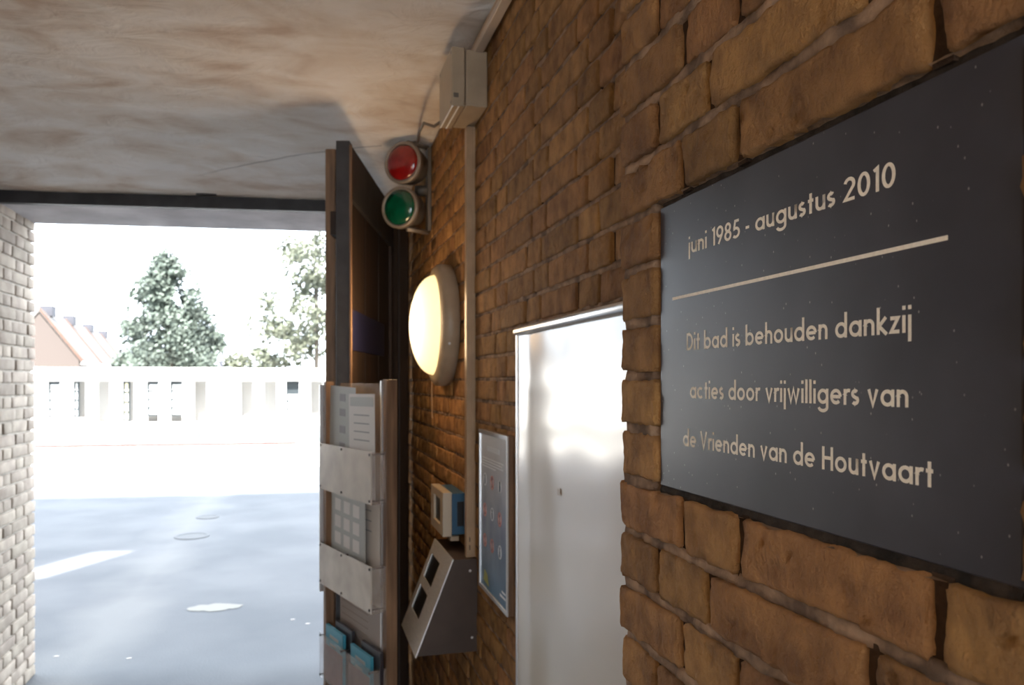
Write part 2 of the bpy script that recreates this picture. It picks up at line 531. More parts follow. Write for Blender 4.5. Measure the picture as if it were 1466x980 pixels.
PITCH = 0.0604
ZJ = 1.386                        # a bed joint: the foot of the plaque
JOINT = 0.0105
PX = 0.366                        # brick face of the pier with the plaque
FX = 0.483                        # brick face of the wall farther on
EDGE = 0.849                      # far edge of the pier
PLQ = (0.325, 0.757, 1.3885, 1.6865)   # plaque: y0, y1, z0, z1


def ceil_z(x, y):
    base = 2.435 - 0.072 * max(0.0, min(1.0, (y - 2.9) / 0.85))
    return base + 0.010 * noise.noise(Vector((x * 1.6, y * 2.2, 0))) + 0.006 * noise.noise(Vector((x * 5 + 3, y * 8, 1))) + 0.0025 * noise.noise(Vector((x * 16, y * 24, 5)))

# ------------------------------------------------------------------ structure: passage shell
def bed_mortar(y0, y1, xface, rows, step, hole=None, sgn=1):
    """one continuous mortar skin: bed joints stand proud of the deeper upright joints"""
    bm = BM()
    ys = [y0 + (y1 - y0) * i / max(1, round((y1 - y0) / step)) for i in range(max(1, round((y1 - y0) / step)) + 1)]
    zs = []
    for k in rows:
        zc = ZJ + k * PITCH
        zs += [(zc - 0.0085, 0.017), (zc - 0.006, 0.0045), (zc + 0.006, 0.0045), (zc + 0.0085, 0.017)]
    zs.sort()
    grid = []
    for z, d in zs:
        row = []
        for y in ys:
            dd = d
            if d < 0.01:
                dd += 0.0045 * noise.noise(Vector((y * 22, z * 40, 3.3))) + 0.0030 * noise.noise(Vector((y * 90, z * 90, 1.3)))
            zz = z + (0.0015 * noise.noise(Vector((y * 18, z * 50, 8)))) 
            if hole and hole[0] - 0.008 < y < hole[1] + 0.008 and hole[2] - 0.004 < z < hole[3] + 0.003:
                dd = 0.05
            row.append(bm.verts.new((xface + sgn * dd, y, zz)))
        grid.append(row)
    for a, b in zip(grid, grid[1:]):
        for i in range(len(ys) - 1):
            f = (a[i], a[i + 1], b[i + 1], b[i])
            bm.faces.new(f[::-1] if sgn > 0 else f)
    return bm


wall_pier = obj('wall_right', bx((PX + 0.055, -2.6, 0), (PX + 0.35, EDGE - 0.011, 2.45)), M_MORTAR, kind='structure')
wall_far = obj('wall_right_far', bx((FX + 0.019, EDGE - 0.02, 0), (FX + 0.30, 4.22, 2.45)), M_MORTAR, kind='structure')
obj('mortar', bed_mortar(-0.6, EDGE - 0.006, PX, range(-8, 16), 0.006, PLQ), M_MORTAR, wall_pier, smooth=True)
obj('mortar', bed_mortar(EDGE, 4.2, FX, range(-23, 18), 0.03), M_MORTAR, wall_far, smooth=True)

# bricks of the pier, laid out as in the photograph
ODD = [0.849, 0.697, 0.595, 0.378, 0.272, 0.052, -0.06, -0.28, -0.39, -0.6]
EVEN = [0.849, 0.753, 0.645, 0.433, 0.325, 0.105, -0.005, -0.225, -0.335, -0.56]
stuff_p = BM()
perp = BM()
bseed = 0
for k in range(-23, 17):
    z = ZJ + k * PITCH + JOINT / 2
    if z + 0.05 > 2.41:
        continue
    ys = ODD if k % 2 else EVEN
    spans = []
    for a, b in zip(ys, ys[1:]):
        hi, lo = a, b
        if 0 <= k < 5:                                   # courses cut by the plaque
            if hi > PLQ[1] and lo < PLQ[1]:
                lo = PLQ[1] + 0.004 - JOINT * .5
            elif lo >= PLQ[0] - 0.02 and hi <= PLQ[1]:
                continue
            elif hi > PLQ[0] and lo < PLQ[0]:
                hi = PLQ[0] - 0.004 + JOINT * .5
            if hi - lo < 0.03:
                continue
        spans.append((lo, hi))
        if not (0 <= k < 5):
            box(perp, (PX + 0.0065, lo - 0.008, z - 0.003), (PX + 0.02, lo + 0.008, z + PITCH - JOINT + 0.003))
    for lo, hi in spans:
        bseed += 1
        y0 = lo + 0.006
        y1 = hi - (0.0 if hi == 0.849 else 0.006)
        y0 += random.uniform(-.0012, .0012)
        x = PX + random.uniform(-0.0015, 0.002)
        D = 0.145 if hi == 0.849 else 0.06
        vis = -6 <= k <= 11 and hi > 0.2
        if vis:
            L = y1 - y0
            o = obj('brick', brick_bm(L, PITCH - JOINT, D, max(10, round(L / 0.006)), 10, bseed, 0.0052, 0.0028), M_BRICK, wall_pier, smooth=True)
            o.location = (x, y0, z)
        else:
            brick_bm(y1 - y0, PITCH - JOINT, D, 4, 2, bseed, 0.003, 0.002, stuff_p, (x, y0, z))
obj('upright_joint', perp, M_PERP, wall_pier, kind='stuff')
obj('brick_remainder', stuff_p, M_BRICK, wall_pier, smooth=True, kind='stuff')
# rough dark mortar in which the plaque is bedded
bm = BM()
ring = []
y0, y1, z0, z1 = PLQ
NS = 40
def bead(p, q, off, wdt):
    """rough band between plaque edge line p-q and the bricks, off = outward direction"""
    p, q, off = Vector(p), Vector(q), Vector(off)
    A, B, C = [], [], []
    for i in range(NS + 1):
        c = p.lerp(q, i / NS)
        nz = noise.noise(c * 70) * 0.0022
        A.append(bm.verts.new(c + Vector((0.009, 0, 0)) - off * 0.001))
        B.append(bm.verts.new(c + off * (wdt * 0.5 + nz) + Vector((0.0065 + noise.noise(c * 130) * 0.003, 0, 0))))
        C.append(bm.verts.new(c + off * (wdt + nz) + Vector((0.008 + noise.noise(c * 90 + Vector((3, 3, 3))) * 0.003, 0, 0))))
    for i in range(NS):
        bm.faces.new((A[i], A[i + 1], B[i + 1], B[i]))
        bm.faces.new((B[i], B[i + 1], C[i + 1], C[i]))
bead((PX, y0, z0), (PX, y1, z0), (0, 0, -1), 0.0095)
bead((PX + .003, y0, z1), (PX + .003, y1, z1), (0, 0, 1), 0.007)
bead((PX + .006, y1, z0), (PX + .006, y1, z1), (0, 1, 0), 0.008)
bead((PX + .006, y0, z0), (PX + .006, y0, z1), (0, -1, 0), 0.008)
obj('dark_mortar_bed', bm, M_DARKMORTAR, wall_pier, smooth=True)

# bricks of the wall farther on
types = {}
def far_type(L, seed):
    key = (round(L, 3), seed)
    if key not in types:
        b_ = brick_bm(L - 0.010, PITCH - 0.0095, 0.045, 7 if L > .15 else 4, 3, seed * 11 + L * 100, 0.0038, 0.0022)
        me = bpy.data.meshes.new('brick')
        b_.normal_update(); b_.to_mesh(me); b_.free()
        for p in me.polygons:
            p.use_smooth = True
        me.materials.append(M_BRICK)
        types[key] = me
    return types[key]

rows = []
for k in range(-23, 17):
    z = ZJ + k * PITCH + 0.00475
    base = 1.213 if k % 2 == 0 else 1.265            # top end of a stretcher
    ys = []
    y = base
    ys.append((y - 0.11 if k % 2 else y - 0.22, y))
    turn = 1 if k % 2 == 0 else 0
    seq = [0.109, 0.222] if k % 2 == 0 else [0.228, 0.104]
    i = 0
    yb_ = ys[0][0]
    i = 1
    while yb_ > EDGE:
        L = seq[(i + 1) % 2]
        ys.append((yb_ - L, yb_))
        yb_ -= L
        i += 1
    i = 0
    while y < 4.12:
        L = seq[i % 2] * (1 + 0.03 * noise.noise(Vector((k * 3.1, i * 1.7, 0))))
        if random.random() < 0.05:
            L = 0.165
        ys.append((y, min(y + L, 4.2)))
        y += L
        i += 1
    for a, b in ys:
        a = max(a, EDGE - 0.01)
        if b - a > 0.04 and z + 0.05 < ceil_z(FX, (a + b) / 2) + 0.01:
            yc = (a + b) / 2
            dz = FX * math.sin(YAW) + yc * math.cos(YAW)
            px = 733 + 1100 * (FX * math.cos(YAW) - yc * math.sin(YAW)) / dz
            py = 546 - (z - 1.5 + .03) * 1100 / dz
            size = (b - a) * FX / dz ** 2 / dz
            hid = px > 900 or py < -40 or py > 1010 or px < 568 or (px > 742 and py > 470) or (px < 600 and py > 540)
            rows.append((0 if hid else size, a, b, z))
rows.sort(reverse=True)
sb = BM()
perp = BM()
for n_, (size, a, b, z) in enumerate(rows):
    box(perp, (FX + 0.0065, b - 0.008, z - 0.003), (FX + 0.02, b + 0.008, z + 0.054))
    x = FX + random.uniform(-0.002, 0.0025)
    if n_ < 300 and size > 0:
        L = round((b - a) / 0.006) * 0.006
        o = bpy.data.objects.new('brick', far_type(L, random.randrange(4)))
        COL.objects.link(o)
        o.parent = wall_far
        o.location = (x, a + 0.005, z + random.uniform(-.001, .001))
    else:
        brick_bm(b - a - 0.01, PITCH - 0.0095, 0.03, 3, 2, n_, 0.0035, 0.002, sb, (x, a + 0.005, z))
obj('upright_joint', perp, M_PERP, wall_far, kind='stuff')
obj('brick_remainder', sb, M_BRICK, wall_far, smooth=True, kind='stuff')

# left side: plain wall, with its visible bricks beside the opening
LX = -1.32
wall_left = obj('wall_left', bx((LX - 0.4, -2.6, 0), (LX - 0.012, 4.43, 2.45)), M_PALEMORTAR, kind='structure')
lk = 0
sb = BM()
for k in range(0, 39):
    z = 0.003 + k * 0.0597
    if z + .05 > 2.325:
        break
    end = 4.449
    seq = [0.11, 0.22, 0.11, 0.22, 0.11] if k % 2 else [0.165, 0.11, 0.22, 0.11, 0.22]
    y = end
    for i, L in enumerate(seq):
        lk += 1
        nearest = y
        y -= L
        b_ = brick_bm(L - 0.01, 0.050, 0.10 if i == 0 else 0.05, 7 if L > .15 else 4, 3, lk * 7, 0.004, 0.0022, face=1)
        o = obj('brick', b_, M_PALEBRICK, wall_left, smooth=True)
        o.location = (LX + random.uniform(-0.003, 0.002), y + 0.01, z)
for k in range(0, 40):
    z = 0.003 + k * 0.0597
    y = 3.65 if k % 2 else 3.60
    i = 0
    while y > -2.5 and z < 2.35:
        L = 0.22 if i % 2 else 0.11
        y -= L
        i += 1
        brick_bm(L - 0.01, 0.050, 0.03, 3, 2, k * 50 + i, 0.004, 0.0022, sb, (LX + random.uniform(-0.003, 0.002), y + 0.01, z), face=1)
obj('brick_remainder', sb, M_PALEBRICK, wall_left, kind='stuff')

# ceiling: hand-floated lumpy plaster
bm = BM()
NXc, NYc = 110, 190
X0, X1, Y0c, Y1c = LX - 0.02, FX + 0.03, -2.6, 4.0
g = [[bm.verts.new((X0 + (X1 - X0) * i / NXc, Y0c + (Y1c - Y0c) * j / NYc, ceil_z(X0 + (X1 - X0) * i / NXc, Y0c + (Y1c - Y0c) * j / NYc))) for i in range(NXc + 1)] for j in range(NYc + 1)]
for j in range(NYc):
    for i in range(NXc):
        bm.faces.new((g[j][i], g[j + 1][i], g[j + 1][i + 1], g[j][i + 1]))
ceiling = obj('ceiling', bm, M_CEIL, smooth=True, kind='structure')
obj('roof', prism(BM(), [(LX - 0.5, -5.2, 2.5), (FX + 0.5, -5.2, 2.5), (FX + 0.5, 4.15, 2.5), (LX - 0.5, 4.35, 2.5)], (0, 0, 0.15)), M_CONC, kind='structure')  # rear overhang added as unseen canopy to keep sun off the doorway

# rear end of the passage, behind the camera: a wall with a doorway
obj('wall_back', bx((LX - 0.4, -2.75, 0), (LX + 0.15, -2.6, 2.6)), M_FARBRICK, kind='structure')
obj('wall_back_lintel', bx((LX + 0.15, -2.75, 2.3), (PX + 0.3, -2.6, 2.6)), M_FARBRICK, kind='structure')

# floor and yard
obj('floor', bx((LX - 0.4, -6, -0.1), (FX + 0.3, 3.9, 0.0)), M_ASPH, kind='structure')


def UW(u, w_, z=0.0):
    return Vector((u * UX + w_ * NX, u * UY + w_ * NY, z))


def uwbox(bm, u0, u1, w0, w1, z0, z1):
    return prism(bm, [UW(u0, w0, z0), UW(u1, w0, z0), UW(u1, w1, z0), UW(u0, w1, z0)], (0, 0, z1 - z0))

obj('floor_yard', uwbox(BM(), -14, 14, 3.5, 14.0, -0.12, 0.001), M_ASPH, kind='structure')
obj('floor_poolside', uwbox(BM(), -30, 20, 14.0, 19.05, -0.12, -0.002), M_PAVE, kind='structure')
obj('floor_behind_pool', uwbox(BM(), -30, 20, 26.5, 33, -0.12, 0.0), M_PAVE, kind='structure')
obj('floor_beyond', uwbox(BM(), -90, 40, 33, 110, -0.3, -0.1), M_PAVE, kind='structure')

# lintel over the opening, with the dark steel bar on its inner lower edge
obj('lintel', prism(BM(), [(LX - .4, 4.02, 2.31), (FX + 0.03, 3.72, 2.31), (FX + 0.03, 4.23, 2.31), (LX - .4, 4.49, 2.31)], (0, 0, 0.2)), M_CONC, kind='structure')
bm = prism(BM(), [(LX - .02, 3.945, 2.306), (FX - 0.02, 3.70, 2.306), (FX - 0.02, 3.735, 2.306), (LX - .02, 3.98, 2.306)], (0, 0, 0.056))
obj('trim_1', bm, M_BLACKSTEEL, kind='structure')
bm = prism(BM(), [(-0.47, 3.79, 2.362), (-0.38, 3.776, 2.362), (-0.38, 3.80, 2.362), (-0.47, 3.815, 2.362)], (0, 0, 0.008))
obj('trim_2', bm, M_BLACKSTEEL, kind='structure')
# dark post at the right side of the opening
bm = bx((0.372, 3.66, 0), (FX, 3.74, 2.30), 0.004)
box(bm, (0.44, 3.60, 0), (FX, 3.68, 2.28), 0.004)
obj('trim_3', bm, mat('tarred post', (0.035, 0.024, 0.018), 0.85, spec=0.15, bump=0.8, bump_scale=25, bump_dist=0.006), kind='structure')

# facade above: unseen wall added for yard shade, slot made up for sun strip
tanE = math.tan(SUN_EL)
slot = [(-2.93, 6.30), (-2.47, 7.32), (-2.14, 7.29), (-2.60, 6.20)]
FW = 4.24
hole = [(u, (w_ - FW) * tanE) for u, w_ in slot]
outer = [(-14, 2.45), (12, 2.45), (12, 7.75), (-14, 7.75)]
tris = tessellate_polygon([[Vector((a, b, 0)) for a, b in outer], [Vector((a, b, 0)) for a, b in hole]])
allp = outer + hole
bm = BM()
for t in range(2):
    vs = [bm.verts.new(UW(a, FW - 0.02 + 0.04 * t, b)) for a, b in allp]
    for tri in tris:
        bm.faces.new([vs[i] for i in tri])
for loop in (outer, hole):
    n = len(loop)
    for i in range(n):
        a, b = loop[i], loop[(i + 1) % n]
        bm.faces.new([bm.verts.new(UW(a[0], FW - .02, a[1])), bm.verts.new(UW(b[0], FW - .02, b[1])), bm.verts.new(UW(b[0], FW + .02, b[1])), bm.verts.new(UW(a[0], FW + .02, a[1]))])
obj('wall_facade_added', bm, M_FARBRICK, kind='structure')
obj('wall_facade_left', uwbox(BM(), -14, -2.1, 4.1, 4.28, 0, 2.5), M_FARBRICK, kind='structure')
obj('wall_facade_right', uwbox(BM(), 0.6, 12, 4.0, 4.26, 0, 2.5), M_FARBRICK, kind='structure')

# ------------------------------------------------------------------ plaque
GX = PX + 0.007
plaque = thing('memorial_plaque', 'dark slate plaque with cream engraved lettering set into the brick pier', 'plaque', (GX, PLQ[0], PLQ[2]))
yl, yh, zl, zh = 0.0, PLQ[1] - PLQ[0], 0.0, PLQ[3] - PLQ[2]
obj('slab', bx((0, yl, zl), (0.03, yh, zh), 0.0012, 2), M_SLATE, plaque)

T = 0.148          # stroke weight, cap height = 1
XH = 0.66
RR = (XH - T) / 2
CY = XH / 2
ASC = 1.06

def arc(cx, cy, rx, ry, a0, a1, n=18):
    return [(cx + rx * math.cos(R(a0 + (a1 - a0) * i / n)), cy + ry * math.sin(R(a0 + (a1 - a0) * i / n))) for i in range(n + 1)]

RX = RR * 0.98
O = lambda cx: arc(cx, CY, RX, RR, 0, 360, 28)
h_ = T / 2
def dot(x):
    return [(x, XH + 0.2 + .0), (x, XH + 0.2 + T * 1.05)]
GL = {
    'a': ([O(RX + h_), [(2 * RX + h_, 0), (2 * RX + h_, XH)]], 2 * RX + T),
    'b': ([O(RX + h_), [(h_, 0), (h_, ASC)]], 2 * RX + T),
    'd': ([O(RX + h_), [(2 * RX + h_, 0), (2 * RX + h_, ASC)]], 2 * RX + T),
    'g': ([O(RX + h_), arc(RX + h_, -0.12, RX, 0.17, -170, 0, 12)[0:] + [(2 * RX + h_, XH)]], 2 * RX + T),
    'o': ([O(RX + h_)], 2 * RX + T),
    'c': ([arc(RX + h_, CY, RX, RR, 48, 312, 22)], 2 * RX + T * .7),
    'e': ([arc(RX + h_, CY, RX, RR, 0, 315, 24), [(h_, CY), (2 * RX + h_, CY)]], 2 * RX + T),
    'n': ([[(h_, 0), (h_, XH)], [(h_, XH - h_ - .2)] + arc(h_ + .19, XH - h_ - .2, .19, .2, 180, 0, 12) + [(h_ + .38, 0)]], .38 + T),
    'h': ([[(h_, 0), (h_, ASC)], [(h_, XH - h_ - .2)] + arc(h_ + .19, XH - h_ - .2, .19, .2, 180, 0, 12) + [(h_ + .38, 0)]], .38 + T),
    'u': ([[(h_, XH)] + arc(h_ + .19, h_ + .2, .19, .2, 180, 360, 12) + [(h_ + .38, XH)], [(h_ + .38, 0), (h_ + .38, XH)]], .38 + T),
    'r': ([[(h_, 0), (h_, XH)], [(h_, XH - .26)] + arc(h_ + .2, XH - .26, .2, .2, 180, 68, 8)], .32),
    'i': ([[(h_, 0), (h_, XH)], dot(h_)], T),
    'j': ([[(h_, -0.33), (h_, XH)], dot(h_)], T),
    'l': ([[(h_, 0), (h_, ASC)]], T),
    't': ([[(.17, 0), (.17, 0.92)], [(.02, XH - h_), (.32, XH - h_)]], .33),
    's': ([arc(.19, XH - h_ - .125, .125, .125, 40, 90, 5) + arc(.19, XH - h_ - .125, .13, .125, 90, 235, 10) + [(.25, CY - .035)] + arc(.19, h_ + .135, .14, .135, 35, -90, 10) + arc(.19, h_ + .135, .15, .135, -90, -140, 5)], .40),
    'k': ([[(h_, 0), (h_, ASC)], [(h_ + .36, XH), (h_ + .04, XH * .50), (h_ + .40, 0)]], .5),
    'v': ([[(h_ * .9, XH), (.27, .03), (.54 - h_ * .9, XH)]], .54),
    'w': ([[(h_ * .9, XH), (.235, .03), (.41, XH - .03), (.585, .03), (.82 - h_ * .9, XH)]], .82),
    'z': ([[(.03, XH - h_), (.38, XH - h_), (.07, h_), (.44, h_)]], .46),
    'D': ([[(h_, h_), (h_, 1 - h_), (.22, 1 - h_)] + arc(.22, .5, .37, .5 - h_, 90, -90, 18) + [(h_, h_), (h_, .3)]], .66),
    'H': ([[(h_, 0), (h_, 1)], [(h_ + .50, 0), (h_ + .50, 1)], [(h_, .52), (h_ + .5, .52)]], .50 + T),
    'V': ([[(h_ * .9, 1), (.34, .03), (.68 - h_ * .9, 1)]], .68),
    '0': ([arc(.29, .5, .29 - h_, .5 - h_, 0, 360, 28)], .58),
    '1': ([[(.05, .86), (.21, .95), (.21, 0)]], .29),
    '2': ([arc(.27, .70, .21, .23, 165, -25, 12) + [(.06, h_), (.52, h_)]], .55),
    '5': ([[(.47, 1 - h_), (.19, 1 - h_), (.12, .58)] + arc(.24, .31, .24, .31 - h_, 118, -140, 16)], .54),
    '8': ([arc(.27, .73, .17, .27 - h_, 0, 360, 22), arc(.27, .29, .21, .29 - h_, 0, 360, 22)], .54),
    '9': ([arc(.28, .67, .22, .33 - h_, 0, 360, 24), [(.49, .60), (.44, .45), (.18, 0)]], .56),
    '-': ([[(.0, .38), (.26, .38)]], .26),
    ' ': ([], .22),
}

def ribbon(bm, pts, to3, t, closed):
    """engraved V groove: edges high, middle line low"""
    n = len(pts)
    P = [Vector((a, b)) for a, b in pts]
    Lft, Mid, Rgt = [], [], []
    for i in range(n):
        if closed:
            a, b = P[(i - 1) % (n - 1)], P[(i + 1) % (n - 1)]
            d = (b - a).normalized()
            m = 1.0
        else:
            d1 = (P[i] - P[i - 1]).normalized() if i else (P[1] - P[0]).normalized()
            d2 = (P[i + 1] - P[i]).normalized() if i < n - 1 else d1
            d = (d1 + d2)
            d = d.normalized() if d.length > 1e-4 else d1
            m = min(1.9, 1.0 / max(0.4, d.dot(d1)))
        nn = Vector((-d.y, d.x)) * (t / 2) * m
        Lft.append(bm.verts.new(to3(P[i] + nn, 0.00016)))
        Mid.append(bm.verts.new(to3(P[i], 0.0001)))
        Rgt.append(bm.verts.new(to3(P[i] - nn, 0.00016)))
    for i in range(n - 1):
        bm.faces.new((Lft[i], Mid[i], Mid[i + 1], Lft[i + 1]))
        bm.faces.new((Mid[i], Rgt[i], Rgt[i + 1], Mid[i + 1]))

SP = 0.105
def letter_row(text, ya, yb, base, cap):
    """letters run from y=ya (left end) down to y=yb (right end, nearer the viewer)"""
    w_ = 0.0
    pos = []
    for ch in text:
        pos.append(w_)
        w_ += GL[ch][1] + SP
    w_ -= SP
    sx = (ya - yb) / w_
    for ch, p in zip(text, pos):
        strokes, adv = GL[ch]
        if not strokes:
            continue
        bm = BM()
        def to3(q, d):
            return Vector((-d, (ya - (p + q.x) * sx) - PLQ[0], base + q.y * cap - PLQ[2]))
        for st in strokes:
            closed = (Vector(st[0]) - Vector(st[-1])).length < 1e-4 and len(st) > 20
            ribbon(bm, st, to3, T, closed)
        obj('letter', bm, M_CREAM, plaque)

letter_row('juni 1985 - augustus 2010', 0.694, 0.4165, 1.6275, 0.0168)
letter_row('Dit bad is behouden dankzij', 0.698, 0.403, 1.5313, 0.0172)
letter_row('acties door vrijwilligers van', 0.691, 0.4055, 1.4835, 0.0172)
letter_row('de Vrienden van de Houtvaart', 0.7055, 0.3855, 1.4350, 0.0172)
bm = BM()
ribbon(bm, [(0, 0), (1, 0)], lambda q, d: Vector((-d, 0.729 - q.x * (0.729 - 0.3745) - PLQ[0], 1.5862 + q.y - PLQ[2])), 0.0030, False)
obj('dividing_line', bm, M_CREAM, plaque)

# ------------------------------------------------------------------ sheet metal panel
pan = thing('metal_panel', 'tall pale reflective sheet metal panel with rounded top rail on the wall behind the pier', 'panel', (0.46, 0.90, 0.30))
bm = BM()
ny, nz = 24, 40
g = []
for j in range(nz + 1):
    row = []
    for i in range(ny + 1):
        y = 0.715 * i / ny
        z = 1.30 * j / nz
        dx = 0.003 * noise.noise(Vector((y * 3.2, z * 2.4, 4))) + 0.0012 * noise.noise(Vector((y * 8, z * 6, 9)))
        if y > 0.66:
            dx -= (y - 0.66) * 0.10
        row.append(bm.verts.new((dx, y, z)))
    g.append(row)
for j in range(nz):
    for i in range(ny):
        bm.faces.new((g[j][i], g[j + 1][i], g[j + 1][i + 1], g[j][i + 1]))
obj('sheet', bm, M_SHEET, pan, smooth=True)
obj('top_rail', lathe(BM(), [(0, 0), (0, 0.0085), (0.003, 0.0095), (0.722, 0.0095), (0.725, 0.0085), (0.725, 0)], (0, 1, 0), (-0.004, 0, 1.309), 20), M_ALU, pan, smooth=True)
obj('side_strip', bx((-0.008, 0.712, 0), (0.022, 0.722, 1.302), 0.001), M_ALU, pan)
obj('backing', bx((0.012, 0.0, 0), (0.0225, 0.712, 1.30)), M_BEIGE, pan)
bm = bx((-0.0035, 0.46, 0.885), (-0.001, 0.485, 0.888))
obj('scratch_mark', bx((-0.0032, 0.44, 0.99), (-0.0028, 0.452, 1.002)), M_BEIGE, pan)

# ------------------------------------------------------------------ framed poster of bathing rules
po = thing('framed_poster', 'blue and white poster of rule pictograms in a slim white frame beside the metal panel', 'poster', (0.464, 1.74, 0.948))
PW, PH = 0.300, 0.424
bm = BM()
box(bm, (0, 0, 0), (0.004, 0.010, PH), .0005)
box(bm, (0, PW - 0.010, 0), (0.004, PW, PH), .0005)
box(bm, (0, 0.010, 0), (0.004, PW - 0.010, 0.010), .0005)
box(bm, (0, 0.010, PH - 0.010), (0.004, PW - 0.010, PH), .0005)
obj('frame', bm, M_ALU, po)
def poster_mat():
    m = mat('poster print with glare', (0.5, 0.6, 0.7), 0.18, spec=0.9)
    nt = m.node_tree; N, L = nt.nodes, nt.links
    b = N['Principled BSDF']
    tc = N.new('ShaderNodeTexCoord'); sx = N.new('ShaderNodeSeparateXYZ')
    L.new(tc.outputs['Object'], sx.inputs[0])
    mr = N.new('ShaderNodeMapRange'); mr.inputs['From Max'].default_value = PH
    L.new(sx.outputs[2], mr.inputs[0])
    rp = N.new('ShaderNodeValToRGB')
    e = rp.color_ramp.elements
    e[0].position = 0.0; e[0].color = (0.10, 0.22, 0.36, 1)
    e[1].position = 1.0; e[1].color = (0.90, 0.92, 0.95, 1)  # pale top: glare put into the print colour
    x = e.new(0.45); x.color = (0.42, 0.50, 0.64, 1)
    n = N.new('ShaderNodeTexNoise'); n.inputs['Scale'].default_value = 11
    L.new(tc.outputs['Object'], n.inputs['Vector'])
    L.new(mr.outputs[0], rp.inputs[0])
    mx = N.new('ShaderNodeMix'); mx.data_type = 'RGBA'; mx.blend_type = 'OVERLAY'; mx.inputs[0].default_value = 0.5
    L.new(rp.outputs[0], mx.inputs[6]); L.new(n.outputs[0], mx.inputs[7])
    L.new(mx.outputs[2], b.inputs['Base Color'])
    return m
M_POSTER = poster_mat()
obj('print', bx((0.003, 0.010, 0.010), (0.0044, PW - 0.010, PH - 0.010)), M_POSTER, po)
M_PICT = mat('pictogram white', (0.75, 0.80, 0.86), 0.3)
M_PRED = mat('pictogram red', (0.60, 0.24, 0.20), 0.3)
def yy(f):                       # 0 = left side of the poster (far from the viewer)
    return PW - f * PW
for r_, zc in enumerate((0.295, 0.215, 0.135)):
    for c_, fy in enumerate((0.22, 0.48, 0.74)):
        y = yy(fy)
        pic = obj('pictogram', lathe(BM(), [(0, 0), (0, 0.017), (0.0006, 0.017), (0.0006, 0)], (-1, 0, 0), (0.003, y, zc), 20), M_PICT, po)
        if (r_, c_) in ((0, 1), (1, 0), (1, 2), (2, 0), (2, 1)):
            bm = lathe(BM(), [(0.0006, 0.014), (0.0011, 0.014), (0.0011, 0.018), (0.0006, 0.018)], (-1, 0, 0), (0.003, y, zc), 20)
            prism(bm, [(0.0022, y - .014, zc - .010), (0.0022, y - .010, zc - .014), (0.0022, y + .014, zc + .010), (0.0022, y + .010, zc + .014)], (-0.0005, 0, 0))
            obj('red_ring', bm, M_PRED, pic)
        bm = lathe(BM(), [(0.0007, 0), (0.0007, 0.005), (0.001, 0.005), (0.001, 0)], (-1, 0, 0), (0.003, y, zc + .009), 10)
        box(bm, (0.002, y - .005, zc - .012), (0.0024, y + .005, zc + .004))
        obj('figure', bm, M_BLUE, pic)
bm = BM()
for i, (z, f0, f1, hh) in enumerate(((0.372, 0.30, 0.72, 0.012), (0.350, 0.12, 0.86, 0.003), (0.343, 0.12, 0.80, 0.003), (0.336, 0.12, 0.84, 0.003), (0.329, 0.12, 0.6, 0.003))):
    box(bm, (0.0024, yy(f1), z), (0.003, yy(f0), z + hh))
obj('print_line', bm, M_PICT, po, kind='stuff')
bm = prism(BM(), [(0.0026, yy(.16), .028), (0.0026, yy(.36), .022), (0.0026, yy(.30), .05), (0.0026, yy(.2), .058)], (-.0003, 0, 0))
obj('print_emblem', bm, mat('print yellow green', (0.35, 0.38, 0.12), 0.4), po)
bm = BM()
box(bm, (0.0024, yy(.92), 0.03), (0.003, yy(.74), 0.036))
box(bm, (0.0024, yy(.92), 0.042), (0.003, yy(.80), 0.047))
obj('print_line', bm, M_PICT, po, kind='stuff')
obj('wooden_box', bx((0.0045, 0.0005, 0.0005), (0.0185, PW - 0.0005, PH - 0.0005)), M_WOOD, po)

# ------------------------------------------------------------------ junction box, trunking
jb = thing('junction_box', 'grey beige plastic junction box high on the brick wall under the ceiling', 'electrical box', (0.3846, 2.01, 2.234))
obj('lid', bx((0, 0, 0), (0.036, 0.193, 0.158), 0.004, 3), M_BEIGE, jb)
obj('body', bx((0.038, 0.003, 0.003), (FX - 0.3846, 0.190, 0.155), 0.004, 3), M_BEIGE, jb)
for z in (0.012, 0.146):
    for y in (0.014, 0.179):
        obj('screw', lathe(BM(), [(0, 0), (0, 0.005), (0.0012, 0.005), (0.0012, 0)], (-1, 0, 0), (0.001, y, z), 12), M_BLACK, jb)
for xa in (0.0005, 0.017):  # bright highlights under the lid, put in as white strips
    obj('edge_strip', bx((xa, 0.004, -0.0015), (xa + 0.004, 0.188, 0.0008)), M_WHITE, jb, label='pale strip standing in for a highlight along the lower edge')
obj('clip', bx((0.004, -0.002, 0.022), (0.018, 0.002, 0.034), .001), M_HOUSING, jb)
ct = thing('cable_trunking', 'long vertical beige cable trunking on the brick wall beside the round lamp', 'trunking', (0.457, 2.165, 0.99))
obj('cover', bx((0, 0, 0), (0.019, 0.028, 1.245), 0.002), M_TRUNK, ct)
obj('base', bx((0.019, 0.002, 0), (FX - 0.457, 0.026, 1.245)), M_TRUNK, ct)
for z in (0.055, 0.032):
    obj('slot', bx((0.008, -0.0006, z - .006), (0.0105, 0.001, z + .008)), M_BLACK, ct)
c2 = thing('cable_trunking', 'short slanting piece of trunking along the ceiling corner above the junction box', 'trunking', (0.447, 2.06, 2.384))
obj('cover', bx((0, -1.7, 0), (0.024, 0.0, 0.018), 0.002), mat('pale trunking', (0.62, 0.52, 0.42), 0.4), c2)
obj('base', bx((0.002, -1.7, 0.018), (0.022, 0.0, 0.030)), M_TRUNK, c2)

